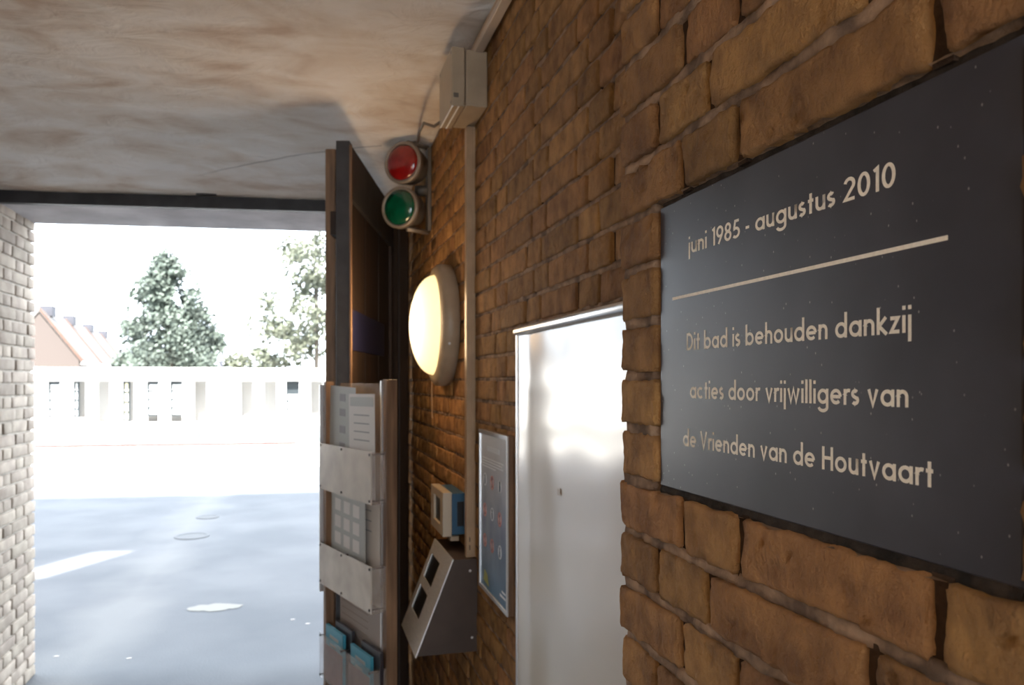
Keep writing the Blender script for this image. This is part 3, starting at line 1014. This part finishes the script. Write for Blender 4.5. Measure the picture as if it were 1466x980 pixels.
# ------------------------------------------------------------------ round wall lamp
M_GLOW = mat('glowing opal glass', (0.9, 0.8, 0.6), 0.25)
nt = M_GLOW.node_tree; N, L = nt.nodes, nt.links
b = N['Principled BSDF']
tc = N.new('ShaderNodeTexCoord')
ln = N.new('ShaderNodeVectorMath'); ln.operation = 'LENGTH'
sb_ = N.new('ShaderNodeVectorMath'); sb_.operation = 'MULTIPLY'; sb_.inputs[1].default_value = (0, 1, 1)
L.new(tc.outputs['Object'], sb_.inputs[0]); L.new(sb_.outputs[0], ln.inputs[0])
rp = N.new('ShaderNodeValToRGB')
rp.color_ramp.elements[0].position = 0.0; rp.color_ramp.elements[0].color = (1.0, 0.86, 0.58, 1)
rp.color_ramp.elements[1].position = 0.175; rp.color_ramp.elements[1].color = (0.62, 0.42, 0.17, 1)
L.new(ln.outputs[1], rp.inputs[0]); L.new(rp.outputs[0], b.inputs['Emission Color'])
b.inputs['Emission Strength'].default_value = 0.85
la = thing('wall_lamp', 'large round lit wall lamp with warm opal glass on the brick wall', 'lamp', (FX, 2.57, 1.69))
obj('base_ring', lathe(BM(), [(0, 0), (0, 0.19), (0.004, 0.203), (0.030, 0.206), (0.045, 0.203), (0.054, 0.193), (0.060, 0.180), (0.060, 0.169), (0.052, 0.166), (0.05, 0)], (-1, 0, 0), (0, 0, 0), 56), M_BEIGE, la, smooth=True)
obj('glass_dome', lathe(BM(), [(0.053, 0.167)] + [(0.055 + 0.078 * math.sin(R(a)), 0.167 * math.cos(R(a))) for a in range(4, 90, 6)] + [(0.133, 0)], (-1, 0, 0), (0, 0, 0), 56), M_GLOW, la, smooth=True)
for a in (200, 340):
    obj('screw', lathe(BM(), [(0.0, 0), (0, .004), (.004, .004), (.0045, 0)], (-.3, math.cos(R(a)), math.sin(R(a))), (-0.035, 0.203 * math.cos(R(a)), 0.203 * math.sin(R(a))), 10), M_ALU, la)
added_lamp = la.copy(); COL.objects.link(added_lamp)  # unseen copy added for warm fill on pier and ceiling
added_lamp.location = (LX, -0.7, 1.75); added_lamp.rotation_euler = (0, 0, math.pi)
added_lamp['label'] = 'round lit wall lamp added unseen on the left wall, behind the viewer'
for ch in list(la.children):
    c_ = ch.copy(); COL.objects.link(c_); c_.parent = added_lamp
for lx, ly, lz, en, face in ((FX - 0.145, 2.57, 1.69, 3.2, -1), (LX + 0.145, -0.7, 1.75, 8.0, 1)):  # second light goes with the added fill lamp
    pl = bpy.data.lights.new('lamp_light', 'POINT'); pl.energy = en; pl.color = (1.0, 0.66, 0.36); pl.shadow_soft_size = 0.11
    po_ = bpy.data.objects.new('lamp_light', pl); COL.objects.link(po_); po_.location = (lx, ly, lz)
    po_.rotation_euler = (0, R(90) * -face, 0)
o = obj('hanging_wire', tube(BM(), [(FX - .004, 2.905, 1.60), (FX - .006, 2.90, 1.50), (FX - .004, 2.90, 1.36)], 0.0018, 6), M_TRUNK)
tag(o, 'thin wire running down the bricks below the round lamp', 'wire')

# ------------------------------------------------------------------ signal lights
sg = thing('signal_light', 'pair of round signal lamps, red above green, on a bracket near the ceiling', 'signal light', (0, 0, 0))
ax = Vector((-0.62, -0.785, 0)).normalized()
for zc, (cx, cy), ml in ((2.325, (0.369, 2.906), M_REDL), (2.158, (0.359, 2.915), M_GREENL)):
    o3 = Vector((cx, cy, zc))
    hs = obj('lamp_housing', lathe(BM(), [(-0.105, 0), (-0.105, 0.035), (-0.095, 0.055), (-0.07, 0.068), (-0.03, 0.072), (-0.004, 0.073)], ax, o3, 36), M_HOUSING, sg, smooth=True)
    obj('rim', lathe(BM(), [(-0.016, 0.073), (-0.014, 0.079), (0.004, 0.080), (0.010, 0.076), (0.010, 0.068), (0.002, 0.066)], ax, o3, 36), M_RIM, hs, smooth=True)
    obj('lens', lathe(BM(), [(0.002, 0.067)] + [(0.002 + 0.024 * math.sin(R(a)), 0.067 * math.cos(R(a))) for a in range(6, 90, 9)] + [(0.026, 0)], ax, o3, 36), ml, hs, smooth=True,
        label='red glass lens' if ml is M_REDL else 'green glass lens')
bm = bx((FX - 0.016, 2.93, 2.08), (FX - 0.002, 2.99, 2.40), 0.002)
obj('bracket', bm, M_HOUSING, sg)
for z in (2.405, 2.078):
    tb = tube(BM(), [(FX - .01, 2.96, z), (0.42, 2.93, z), (0.385, 2.915, z)], 0.009, 10)
    obj('bracket_arm', tb, M_RIM, sg, smooth=True)
obj('bracket_arm', tube(BM(), [(FX - .008, 2.96, 2.24), (0.425, 2.975, 2.24)], 0.02, 10), M_HOUSING, sg, smooth=True)
o = obj('cable', tube(BM(), [(0.40, 2.205, 2.262), (0.39, 2.33, 2.28), (0.385, 2.5, 2.345), (0.40, 2.7, 2.38), (0.415, 2.85, 2.39), (0.41, 2.9, 2.405)], 0.0045, 8), M_HOUSING, smooth=True)
tag(o, 'grey cable looping from the junction box to the signal lamps', 'cable')

# ------------------------------------------------------------------ small wall reader with window
cb = thing('wall_reader', 'small beige and blue wall unit with dark display window above the steel console', 'control box', (0.412, 2.30, 1.029))
bm = BM()
w0, w1, z0_, z1_ = 0.050, 0.170, 0.030, 0.108
box(bm, (0, 0, 0), (0.028, w0, 0.134), .002); box(bm, (0, w1, 0), (0.028, 0.22, 0.134), .002)
box(bm, (0, w0, 0), (0.028, w1, z0_), .002); box(bm, (0, w0, z1_), (0.028, w1, 0.134), .002)
obj('lid', bm, mat('cream plastic', (0.52, 0.43, 0.32), 0.4), cb)
obj('display', bx((0.008, w0, z0_), (0.014, w1, z1_)), M_BLACK, cb)
obj('body', bx((0.028, 0.004, 0.004), (FX - 0.412, 0.216, 0.130), .002), M_BLUE, cb)
obj('speaker_slots', bx((0.045, 0.0025, 0.03), (0.066, 0.0045, 0.105)), M_BLACK, cb)
obj('foot', bx((0.024, 0.004, -0.014), (0.050, 0.03, 0.0)), M_BEIGE, cb)

# ------------------------------------------------------------------ steel console (slanted front)
co = thing('steel_console', 'wedge shaped stainless steel console with slanted front and two dark windows', 'terminal', (0, 2.14, 0.732))
XT, XB, HH, WW = 0.414, 0.310, 0.263, 0.30
bm = prism(BM(), [(XT, 0, HH), (FX, 0, HH), (FX, 0, 0), (XB, 0, 0)], (0, WW, 0))
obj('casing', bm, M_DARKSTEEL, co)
sl = Vector((XT - XB, 0, HH)).normalized()
nr = Vector((-sl.z, 0, sl.x))
Ls = math.hypot(XT - XB, HH)
B0 = Vector((XB, 0, 0))
def fp(s, y, d):
    return B0 + sl * s + nr * d + Vector((0, y, 0))
def slab(bm, s0, s1, ya, yb, d0, d1):
    return prism(bm, [fp(s0, ya, d0), fp(s1, ya, d0), fp(s1, yb, d0), fp(s0, yb, d0)], nr * (d1 - d0))
wins = [(0.068, 0.143, 0.12, 0.26), (0.168, 0.243, 0.12, 0.26)]
bm = BM()
slab(bm, -0.004, wins[0][0], -0.002, WW + .002, 0.0005, 0.004)
slab(bm, wins[0][1], wins[1][0], -0.002, WW + .002, 0.0005, 0.004)
slab(bm, wins[1][1], Ls + .002, -0.002, WW + .002, 0.0005, 0.004)
for s0, s1, ya, yb in wins:
    slab(bm, s0, s1, -0.002, ya, 0.0005, 0.004)
    slab(bm, s0, s1, yb, WW + .002, 0.0005, 0.004)
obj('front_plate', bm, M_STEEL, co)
for s0, s1, ya, yb in wins:
    obj('window', slab(BM(), s0, s1, ya, yb, 0.0005, 0.0015), M_BLACK, co)
for z, x in ((0.23, 0.462), (0.04, 0.468)):
    obj('rivet', lathe(BM(), [(0, .004), (0.0015, .003), (.002, 0)], (0, -1, 0), (x, 0, z), 10), M_STEEL, co)

# ------------------------------------------------------------------ gate leaf, folded into the passage
gt_ang = math.atan2(0.967, 0.256)
gate = thing('gate_leaf', 'open dark wooden gate leaf standing folded back against the right side of the opening', 'gate', (0.11, 2.63, 0.0), gt_ang)
# local axes: x along the leaf to the hinge, y to the left (outer face), z up
obj('edge_stile', bx((0, -0.045, 0.04), (0.05, 0.0, 2.305), 0.002), M_BLACKSTEEL, gate)
obj('edge_strip', bx((-0.003, -0.052, 0.04), (0.012, -0.045, 2.29), 0.001), M_WOOD, gate)
obj('top_rail', bx((0.05, -0.045, 2.12), (1.0, -0.006, 2.30), 0.002), M_BLACKSTEEL, gate)
obj('board', bx((0.05, -0.032, 0.06), (0.95, -0.012, 2.12)), M_DARKWOOD, gate)
obj('hinge_stile', bx((0.95, -0.045, 0.04), (1.0, 0.0, 2.12), 0.002), M_DARKWOOD, gate)
obj('bottom_rail', bx((0.05, -0.045, 0.06), (0.95, -0.034, 0.26)), M_BLACKSTEEL, gate)
obj('blue_plate', bx((0.09, -0.036, 1.61), (0.80, -0.0325, 1.75)), mat('dark blue enamel', (0.012, 0.016, 0.06), 0.5), gate)
for x in (0.35, 0.66):
    obj('groove', bx((x, -0.0335, 0.27), (x + 0.006, -0.0322, 2.12)), M_BLACK, gate)
bm = bx((0.125, 0.030, 0.02), (0.165, 0.065, 2.315), 0.003)
obj('outer_batten', bm, M_WOOD, gate)
for z in (0.4, 1.2, 2.0):
    obj('outer_rail', bx((0.05, 0.0, z), (0.95, 0.030, z + 0.08)), M_DARKWOOD, gate)
for z in (0.5, 1.15, 1.9):
    obj('hinge', lathe(BM(), [(0, 0), (0, .012), (.12, .012), (.12, 0)], (0, 0, 1), (1.008, -0.03, z), 12), M_BLACKSTEEL, gate)

# ------------------------------------------------------------------ leaflet rack
rk_ang = math.atan2(-0.949, 0.317)
RK = (0.058, 2.64)
rack = thing('leaflet_rack', 'tall leaflet rack with acrylic pockets standing in front of the gate leaf', 'rack', (RK[0], RK[1], 0), rk_ang)
# local axes: x from the far left end to the near right end, -y is out of the rack (to the left in the photo)
W_ = 0.432
obj('post', bx((0.0, 0.012, 0), (0.024, 0.040, 1.50), 0.002), M_WOOD, rack)
obj('post', bx((W_ - 0.028, 0.045, 0), (W_ - .002, 0.080, 1.506), 0.002), M_WOOD, rack)
obj('post_edging', bx((W_ - 0.034, 0.040, 0.02), (W_ - 0.028, 0.05, 1.503)), M_ALU, rack)
obj('side_strip', bx((-0.006, 0.0, 0.80), (0.0, 0.045, 1.49)), M_ALU, rack)
obj('backboard', bx((0.056, 0.060, 0.30), (W_ - 0.034, 0.066, 0.93)), M_BOARD, rack)
obj('backboard', bx((0.046, 0.054, 0.93), (W_ - 0.034, 0.058, 1.495)), M_ACRYLC, rack)
obj('foot', bx((-0.02, -0.12, 0.0), (0.05, 0.040, 0.02), 0.003), M_BLACKSTEEL, rack)
obj('foot', bx((W_ - 0.05, -0.10, 0.0), (W_ + 0.02, 0.2, 0.02), 0.003), M_BLACKSTEEL, rack)
for i, (zb, zt) in enumerate(((1.145, 1.297), (0.831, 0.967), (0.52, 0.668))):
    pk = obj('pocket', bx((0.0, -0.0015, zb), (W_ - 0.006, 0.0015, zt)), M_ACRYL if i < 2 else M_ACRYLC, rack)
    obj('pocket_side', bx((W_ - 0.009, 0.0015, zb), (W_ - 0.006, 0.045, zt)), M_ACRYLC, pk)
    obj('pocket_floor', bx((0.0, 0.0015, zb), (W_ - 0.006, 0.045, zb + .003)), M_ACRYLC, pk)
    for x in (0.012, 0.20, W_ - 0.014):
        for z in (zt - 0.008, zb + 0.010):
            sc_ = lathe(BM(), [(-0.045, 0), (-0.045, 0.002), (0.0, 0.002), (0.001, 0.0042), (0.003, 0.0042), (0.0035, 0)], (0, -1, 0), (x, -0.0015, z), 10)
            obj('screw', sc_, M_BLACKSTEEL, pk)
for z in (1.427, 1.265, 1.118, 0.955, 0.935):
    obj('peg', lathe(BM(), [(0, 0), (0, .003), (.010, .003), (.010, .0085), (.018, .0085), (.019, 0)], (-1, 0, 0), (-0.006, 0.02, z), 12), M_BLACK, rack)
# matrix from rack-local to world for the leaflets, which lie in the rack but are things of their own
RM = Matrix.Translation(Vector((RK[0], RK[1], 0))) @ Matrix.Rotation(rk_ang, 4, 'Z')

def leaflet(name, label, cat, x0, x1, z0, z1, y, m, tilt=0.0, lean=0.0, th=0.001, deco=None, group=None):
    t = thing(name, label, cat, group=group)
    t.matrix_world = RM @ Matrix.Translation(Vector((x0, y, z0))) @ Matrix.Rotation(tilt, 4, 'Y') @ Matrix.Rotation(lean, 4, 'X')
    obj('sheet' if th < 0.003 else 'cover', bx((0, 0, 0), (x1 - x0, th, z1 - z0)), m, t)
    if deco:
        for dm, rects in deco:
            for a, b_, c_, d_ in rects:
                obj('print', bx((a * (x1 - x0), -0.0006, b_ * (z1 - z0)), (c_ * (x1 - x0), 0.0, d_ * (z1 - z0))), dm, t)
    return t

lines = lambda zs, a=.12, b_=.8: [(a, z, b_, z + .012) for z in zs]
leaflet('leaflet', 'grey green leaflet with four small pictures in the top pocket, left', 'leaflet', 0.030, 0.245, 1.150, 1.488, 0.022, M_PAPERG, 0.03,
        deco=[(M_INK, [(.40, z, .62, z + .07) for z in (.40, .56, .72, .86)])])
leaflet('leaflet', 'whitish text sheet in the top pocket, right', 'leaflet', 0.225, 0.420, 1.150, 1.462, 0.014, M_PAPER, -0.012,
        deco=[(M_INK, lines((.55, .63, .71, .79), .2, .8)), (M_PAPERG, [(.05, .88, .95, .97)])])
leaflet('leaflet', 'grey sheet with a grid of small pictures in the middle pocket', 'leaflet', 0.05, 0.33, 0.836, 1.150, 0.02, M_PAPERG, 0.02,
        deco=[(M_PAPER, [(.12 + .27 * i, .46 + .17 * j, .30 + .27 * i, .58 + .17 * j) for i in range(3) for j in range(3)])])
leaflet('leaflet', 'beige sheet behind the picture grid in the middle pocket', 'leaflet', 0.10, 0.412, 0.836, 1.14, 0.034, mat('beige paper', (0.50, 0.45, 0.40), 0.6), -0.01,
        deco=[(M_INK, lines((.7, .8, .9)))])
leaflet('leaflet', 'brown faded sheet on the lower backboard under the middle pocket', 'leaflet', 0.05, 0.38, 0.60, 0.815, 0.052, mat('faded paper', (0.33, 0.27, 0.235), 0.6),
        deco=[(M_BOARD, lines((.45, .55, .65, .75, .85), .05, .7))])
for i, (x0, zz) in enumerate(((0.03, 0.70), (0.245, 0.695))):
    side = 'left' if i == 0 else 'right'
    leaflet('booklet', f'blue booklet with pale lettering in the bottom pocket, {side}', 'booklet', x0, x0 + 0.15, 0.525, zz, 0.010, M_BOOKB, 0.0, th=0.010,
            deco=[(M_PAPERG, [(.25, .80, .75, .86), (.25, .66, .60, .70)])])
    leaflet('booklet', f'dark booklet standing behind the {side} blue booklet in the bottom pocket', 'booklet', x0 + 0.045, x0 + 0.185, 0.525, zz + .02, 0.026, M_BOOKD, 0.0, th=0.010)
for i, (x0, c) in enumerate(((0.03, (0.20, 0.09, 0.08)), (0.24, (0.22, 0.14, 0.12)))):
    leaflet('leaflet', 'reddish folder lying low in the bottom pocket, ' + ('left' if i == 0 else 'right'), 'leaflet', x0, x0 + 0.16, 0.524, 0.64, 0.004, mat('reddish folder %d' % i, c, 0.5))
# cords on the pegs at the far side of the rack
def cord(label, pts, r, m):
    o = obj('cord', tube(BM(), [RM @ Vector(p) for p in pts], r, 6), m, smooth=True)
    tag(o, label, 'cord')
XP = -0.018
cord('dark looped cord on the second peg of the leaflet rack', [(XP, .02, 1.262), (XP - .012, .02, 1.24), (XP - .016, .02, 1.20), (XP - .012, .02, 1.16), (XP - .020, .02, 1.135), (XP - .026, .02, 1.17), (XP - .022, .02, 1.23)], 0.0022, M_BLACK)
cord('pale strap hanging from the third peg of the leaflet rack', [(XP, .02, 1.116), (XP - .014, .02, 1.09), (XP - .010, .02, 1.04), (XP - .008, .02, 0.99), (XP - .004, .02, 0.965)], 0.0048, M_CORD)
cord('dark cord hanging from the lowest peg of the leaflet rack', [(XP, .02, 0.952), (XP - .014, .02, 0.93), (XP - .013, .02, 0.88), (XP - .016, .02, 0.84), (XP - .012, .02, 0.825)], 0.0022, M_CORD)
cord('short dark cord on the top peg of the leaflet rack', [(XP, .02, 1.425), (XP - .012, .02, 1.40), (XP - .012, .02, 1.36), (XP - .018, .02, 1.31)], 0.0025, M_INK)

# ------------------------------------------------------------------ yard, pool, cabins
def on_yard(o, u, w_, z=0.0):
    o.location = UW(u, w_, z)
    o.rotation_euler = (0, 0, PHI)
for (u, w_, r), lab in (((-1.79, 7.87, 0.16), 'round grey drain cover in the asphalt, the larger and nearer'), ((-1.87, 8.95, 0.12), 'small round drain cover in the asphalt, farther from the gate')):
    t = thing('drain_cover', lab, 'drain cover')
    on_yard(t, u, w_, 0.001)
    obj('ring', lathe(BM(), [(0, r), (0.006, r), (0.006, r * .85), (0, r * .85)], (0, 0, 1), (0, 0, 0), 28), mat('drain ring', (0.075, 0.078, 0.085), 0.7), t)
    obj('lid', lathe(BM(), [(0.0, r * .85), (0.004, r * .84), (0.004, 0)], (0, 0, 1), (0, 0, 0), 28), mat('cast iron', (0.05, 0.052, 0.058), 0.6, noise_amt=0.3, noise_scale=40), t)
# whitish patch lying flat on the asphalt
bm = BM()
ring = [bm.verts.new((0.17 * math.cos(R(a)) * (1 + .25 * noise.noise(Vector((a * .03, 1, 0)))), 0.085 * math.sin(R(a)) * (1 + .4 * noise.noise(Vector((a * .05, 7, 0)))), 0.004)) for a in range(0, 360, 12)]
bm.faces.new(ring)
o = obj('asphalt_patch', bm, mat('off white patch', (0.19, 0.186, 0.168), 0.8))
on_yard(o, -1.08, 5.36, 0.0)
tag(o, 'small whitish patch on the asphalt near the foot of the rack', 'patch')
for (u, w_), lab in (((-0.55, 5.0), 'white paper scrap nearest below the whitish asphalt patch, left of a pair'), ((-0.45, 4.9), 'white paper scrap to the right of the pair below the whitish patch'), ((-1.75, 4.55), 'white paper scrap close to the foot of the left brick wall'), ((-1.35, 4.45), 'white paper scrap at the bottom middle of the shaded asphalt')):
    o = obj('paper_scrap', prism(BM(), [(0, 0, 0), (.022, .004, 0), (.026, .014, 0), (.004, .012, 0)], (0, 0, 0.002)), M_PAPER)
    on_yard(o, u, w_, 0.001)
    tag(o, lab, 'scrap', 'paper scraps on the asphalt')

pool = thing('swimming_pool', 'outdoor swimming pool with pale turquoise water behind a thin red edge line', 'pool')
on_yard(pool, 0, 0)
obj('water', bx((-16, 19.35, -0.4), (8, 26.2, -0.10)), M_WATER, pool)
obj('rim', bx((-16, 19.05, -0.4), (8, 19.35, 0.02)), M_PAVE, pool)
obj('rim', bx((-16, 26.2, -0.4), (8, 26.5, 0.02)), M_PAVE, pool)
obj('red_edge', bx((-16, 19.0, -0.05), (-1.96, 19.055, 0.048)), M_RED, pool)

cw = 26.5
def cu(px, ww=29.0):
    return None
# openings of the cabin row: (left u, right u, foot of the opening)
K = 28.9
sc_k = 1.0
OPEN = [(-12.4, -11.9, .30), (-11.55, -11.13, .30), (-10.77, -10.37, .30), (-10.0, -9.59, .30), (-9.26, -8.85, .15), (-8.47, -8.09, .15), (-7.71, -7.32, .13), (-6.97, -6.56, .13), (-6.21, -5.78, .13),
        (-4.69, -4.27, .30), (-3.92, -3.49, .28), (-3.18, -2.73, .28), (-2.36, -1.95, .28), (-1.5, -1.1, .28)]
cab = thing('cabin_row', 'long low white row of changing cabins with narrow openings beyond the pool', 'building')
on_yard(cab, 0, 27.5)
obj('roof_slab', bx((-16, -0.10, 1.555), (-5.2, 2.4, 1.97)), M_WHITE, cab)
obj('roof_slab', bx((-5.19, -0.12, 1.545), (4, 2.4, 1.955)), M_WHITE, cab)
obj('beam', bx((-16, 0, 1.52), (4, 0.25, 1.56)), M_WHITE, cab)
obj('plinth', bx((-16, 0, 0), (4, 0.22, 0.13)), M_WHITE, cab)
edges = [-16] + [v for a, b_, z in OPEN for v in (a, b_)] + [4]
for i in range(0, len(edges), 2):
    obj('pillar', bx((edges[i], 0.0, 0.13), (edges[i + 1], 0.22, 1.53)), M_WHITE, cab)
for a, b_, z in OPEN:
    if z > 0.14:
        obj('sill', bx((a, 0.02, 0.13), (b_, 0.20, z)), M_WHITE, cab)
obj('back_wall', bx((-16, 0.9, 0), (4, 1.0, 1.55)), M_BACK, cab)
obj('floor_slab', bx((-16, 0.22, 0.0), (4, 0.9, 0.08)), M_PAVE, cab)
for idx, (fa, fb, panes, pm) in {2: (0, 1, 4, M_PANE), 3: (0, .4, 4, M_PANE), 5: (0, .55, 4, M_PANEY), 6: (0, 1, 4, M_PANE), 7: (0, 1, 4, M_PANE), 11: (0, 1, 3, M_PANE)}.items():
    a, b_, z = OPEN[idx]
    ua, ub = a + (b_ - a) * fa, a + (b_ - a) * fb
    zt = 1.50
    zb = z + (0.22 if idx in (6, 7) else 0.02)
    if idx == 11:
        obj('blind', bx((a, 0.15, 1.12), (b_, 0.17, 1.52)), M_WFRAME, cab)
        zt = 1.12
    hgt = (zt - zb) / panes
    bm = BM()
    bw = 0.055
    box(bm, (ua, 0.14, zb), (ua + bw, 0.19, zt)); box(bm, (ub - bw, 0.14, zb), (ub, 0.19, zt))
    for j in range(panes + 1):
        hh_ = 0.10 if (j == panes and idx in (6, 7, 2)) else 0.055
        box(bm, (ua + bw, 0.14, max(zb, zb + j * hgt - hh_)), (ub - bw, 0.19, max(zb, zb + j * hgt - hh_) + hh_))
    fr = obj('window', bm, M_WFRAME, cab)
    for j in range(panes):
        obj('pane', bx((ua + bw, 0.16, zb + j * hgt + .01), (ub - bw, 0.17, zb + (j + 1) * hgt - .01)), pm, fr)
o = obj('roof_vent', lathe(BM(), [(0, 0), (0, .06), (.16, .05), (.18, .09), (.22, .09), (.25, 0)], (0, 0, 1), (0, 0, 0), 14), M_CHIM)
on_yard(o, -5.35, 27.7, 1.96)
tag(o, 'small grey vent cap on the roof of the white cabin row', 'vent')

# terrace of houses far left
d_ = Vector((-13.1, 34.0, 0)).normalized()             # ridge direction, camera frame
def camw(xc, z, h=0.0):
    c_, s_ = math.cos(YAW), math.sin(YAW)
    return Vector((xc * c_ + z * s_, -xc * s_ + z * c_, h))
nrm = Vector((0.933, 0.36, 0))
for i, (t0, t1) in enumerate(((0, 8.5), (8.5, 17), (17, 25.5), (25.5, 34))):
    lab = ['nearest terrace house with orange gable edge and pinkish end wall, left of the trees', 'second terrace house from the left with pale roof and grey chimney',
           'third terrace house from the left with pale roof and grey chimney', 'farthest terrace house of the row, its roof end beside the conical tree'][i]
    t = thing('terrace_house', lab, 'house', group='terrace houses beyond the pool')
    def P(al, ac, h):
        p = Vector((-27.7, 45.0, 0)) + d_ * al + nrm * ac
        return camw(p.x, p.y, h)
    bm = BM()
    RG, EV, HW = 5.60, 2.75, 2.05
    def wallp(al0, al1):
        pts = [P(al0, -HW * 1, 0), P(al0, HW, 0), P(al0, HW, EV), P(al0, 0, RG - .1), P(al0, -HW, EV)]
        return prism(BM(), pts, P(al1, 0, 0) - P(al0, 0, 0))
    obj('wall', wallp(t0 + .05, t1 - .05), M_HOUSE, t)
    off = P(t1, 0, 0) - P(t0, 0, 0)
    obj('roof', prism(BM(), [P(t0, 0, RG), P(t0, HW + .15, EV - .15), P(t0, HW + .15, EV + .02), P(t0, 0, RG + .17)], off), M_TILEP, t)
    obj('roof', prism(BM(), [P(t0, 0, RG), P(t0, 0, RG + .17), P(t0, -HW - .15, EV + .02), P(t0, -HW - .15, EV - .15)], off), M_TILEP, t)
    e3 = P(0.75 if i == 0 else 0.35, 0, 0) - P(0, 0, 0)
    obj('gable_tiles', prism(BM(), [P(t0 - .05, 0, RG + .12), P(t0 - .05, HW + .2, EV - .15), P(t0 - .05, HW + .2, EV + .08), P(t0 - .05, 0, RG + .26)], e3), M_TILE, t)
    gm = prism(BM(), [P(t0, HW + .12, EV - .22), P(t0, HW + .26, EV - .22), P(t0, HW + .26, EV - .04), P(t0, HW + .12, EV - .04)], off)
    obj('gutter', gm, M_WHITE, t)
    cc = P(t0 + (2.2 if i == 0 else 1.2), 0.05, RG - .1)
    ch = bx((cc.x - .35, cc.y - .4, cc.z), (cc.x + .35, cc.y + .4, cc.z + .62))
    obj('chimney', ch, M_CHIM, t)

def tree(name, label, xc, z, blobs, m, nleaf, leaf, seed, h0, trunk_h, group=None):
    rnd = random.Random(seed)
    base = camw(xc, z, -0.1)
    t = thing(name, label, 'tree', base)
    bm = BM()
    tot = sum(b_[3] ** 2 for b_ in blobs)
    for bx_, by_, bz_, br in blobs:
        for _ in range(int(nleaf * br * br / tot)):
            v = Vector((rnd.gauss(0, 1), rnd.gauss(0, 1), rnd.gauss(0, 1))).normalized() * br * (rnd.random() ** 0.45)
            c = Vector((bx_, by_, bz_)) + v
            if noise.noise(c * 1.1 + Vector((seed, 0, 0))) < -0.26:
                continue
            a = Vector((rnd.gauss(0, 1), rnd.gauss(0, 1), rnd.gauss(0, 1))).normalized()
            e1 = a.orthogonal().normalized() * leaf * rnd.uniform(.6, 1.3)
            e2 = a.cross(e1).normalized() * leaf * rnd.uniform(.4, .9)
            vs = [bm.verts.new(c - e1), bm.verts.new(c + e2), bm.verts.new(c + e1), bm.verts.new(c - e2)]
            bm.faces.new(vs)
    obj('foliage', bm, m, t, kind='stuff')
    obj('trunk', tube(BM(), [(0, 0, 0), (0.05, 0, trunk_h * .5), (0, 0.05, trunk_h)], 0.11, 10), M_BARK, t, smooth=True)
    return t
# conical tree
z_ = 40.0
bl = []
rr = random.Random(3)
for i in range(60):
    f = i / 59
    hgt = 1.9 + f * 6.3
    wd = 3.0 * (1 - f) ** 0.7 + 0.4
    bl.append((rr.uniform(-1, 1) * wd * .75, rr.uniform(-1, 1) * wd * .6, hgt + rr.uniform(-.3, .3) - .3, 0.55 + 0.55 * (1 - f)))
tree('conical_tree', 'tall conical blue green tree rising beyond the white cabins, left of centre', (243 - 733) * z_ / 1100, z_, bl, M_LEAF1, 26000, 0.12, 3, 2, 6.0)
z_ = 36.0
bl = []
for i in range(60):
    a = rr.uniform(-2.6, 3.6); h = rr.uniform(2.0, 8.6)
    if a < -1.2 and h > 6.0:
        continue
    if a < -1.7 and h > 4.2 and h < 5.2:
        continue
    bl.append((a, rr.uniform(-1.5, 1.5), h, rr.uniform(.45, .95)))
tree('loose_tree', 'large loose pale yellow green tree beyond the cabins beside the gate leaf', (452 - 733) * z_ / 1100, z_, bl, M_LEAF2, 9500, 0.13, 5, 2, 7.0)
z_ = 34.0
tree('shrub', 'low pale green shrub behind the cabin roof between the two trees', (345 - 733) * z_ / 1100, z_, [(rr.uniform(-1.1, 1.1), rr.uniform(-.6, .6), rr.uniform(1.4, 2.9), rr.uniform(.3, .55)) for _ in range(16)], M_LEAF2, 2600, 0.10, 8, 1, 1.8)
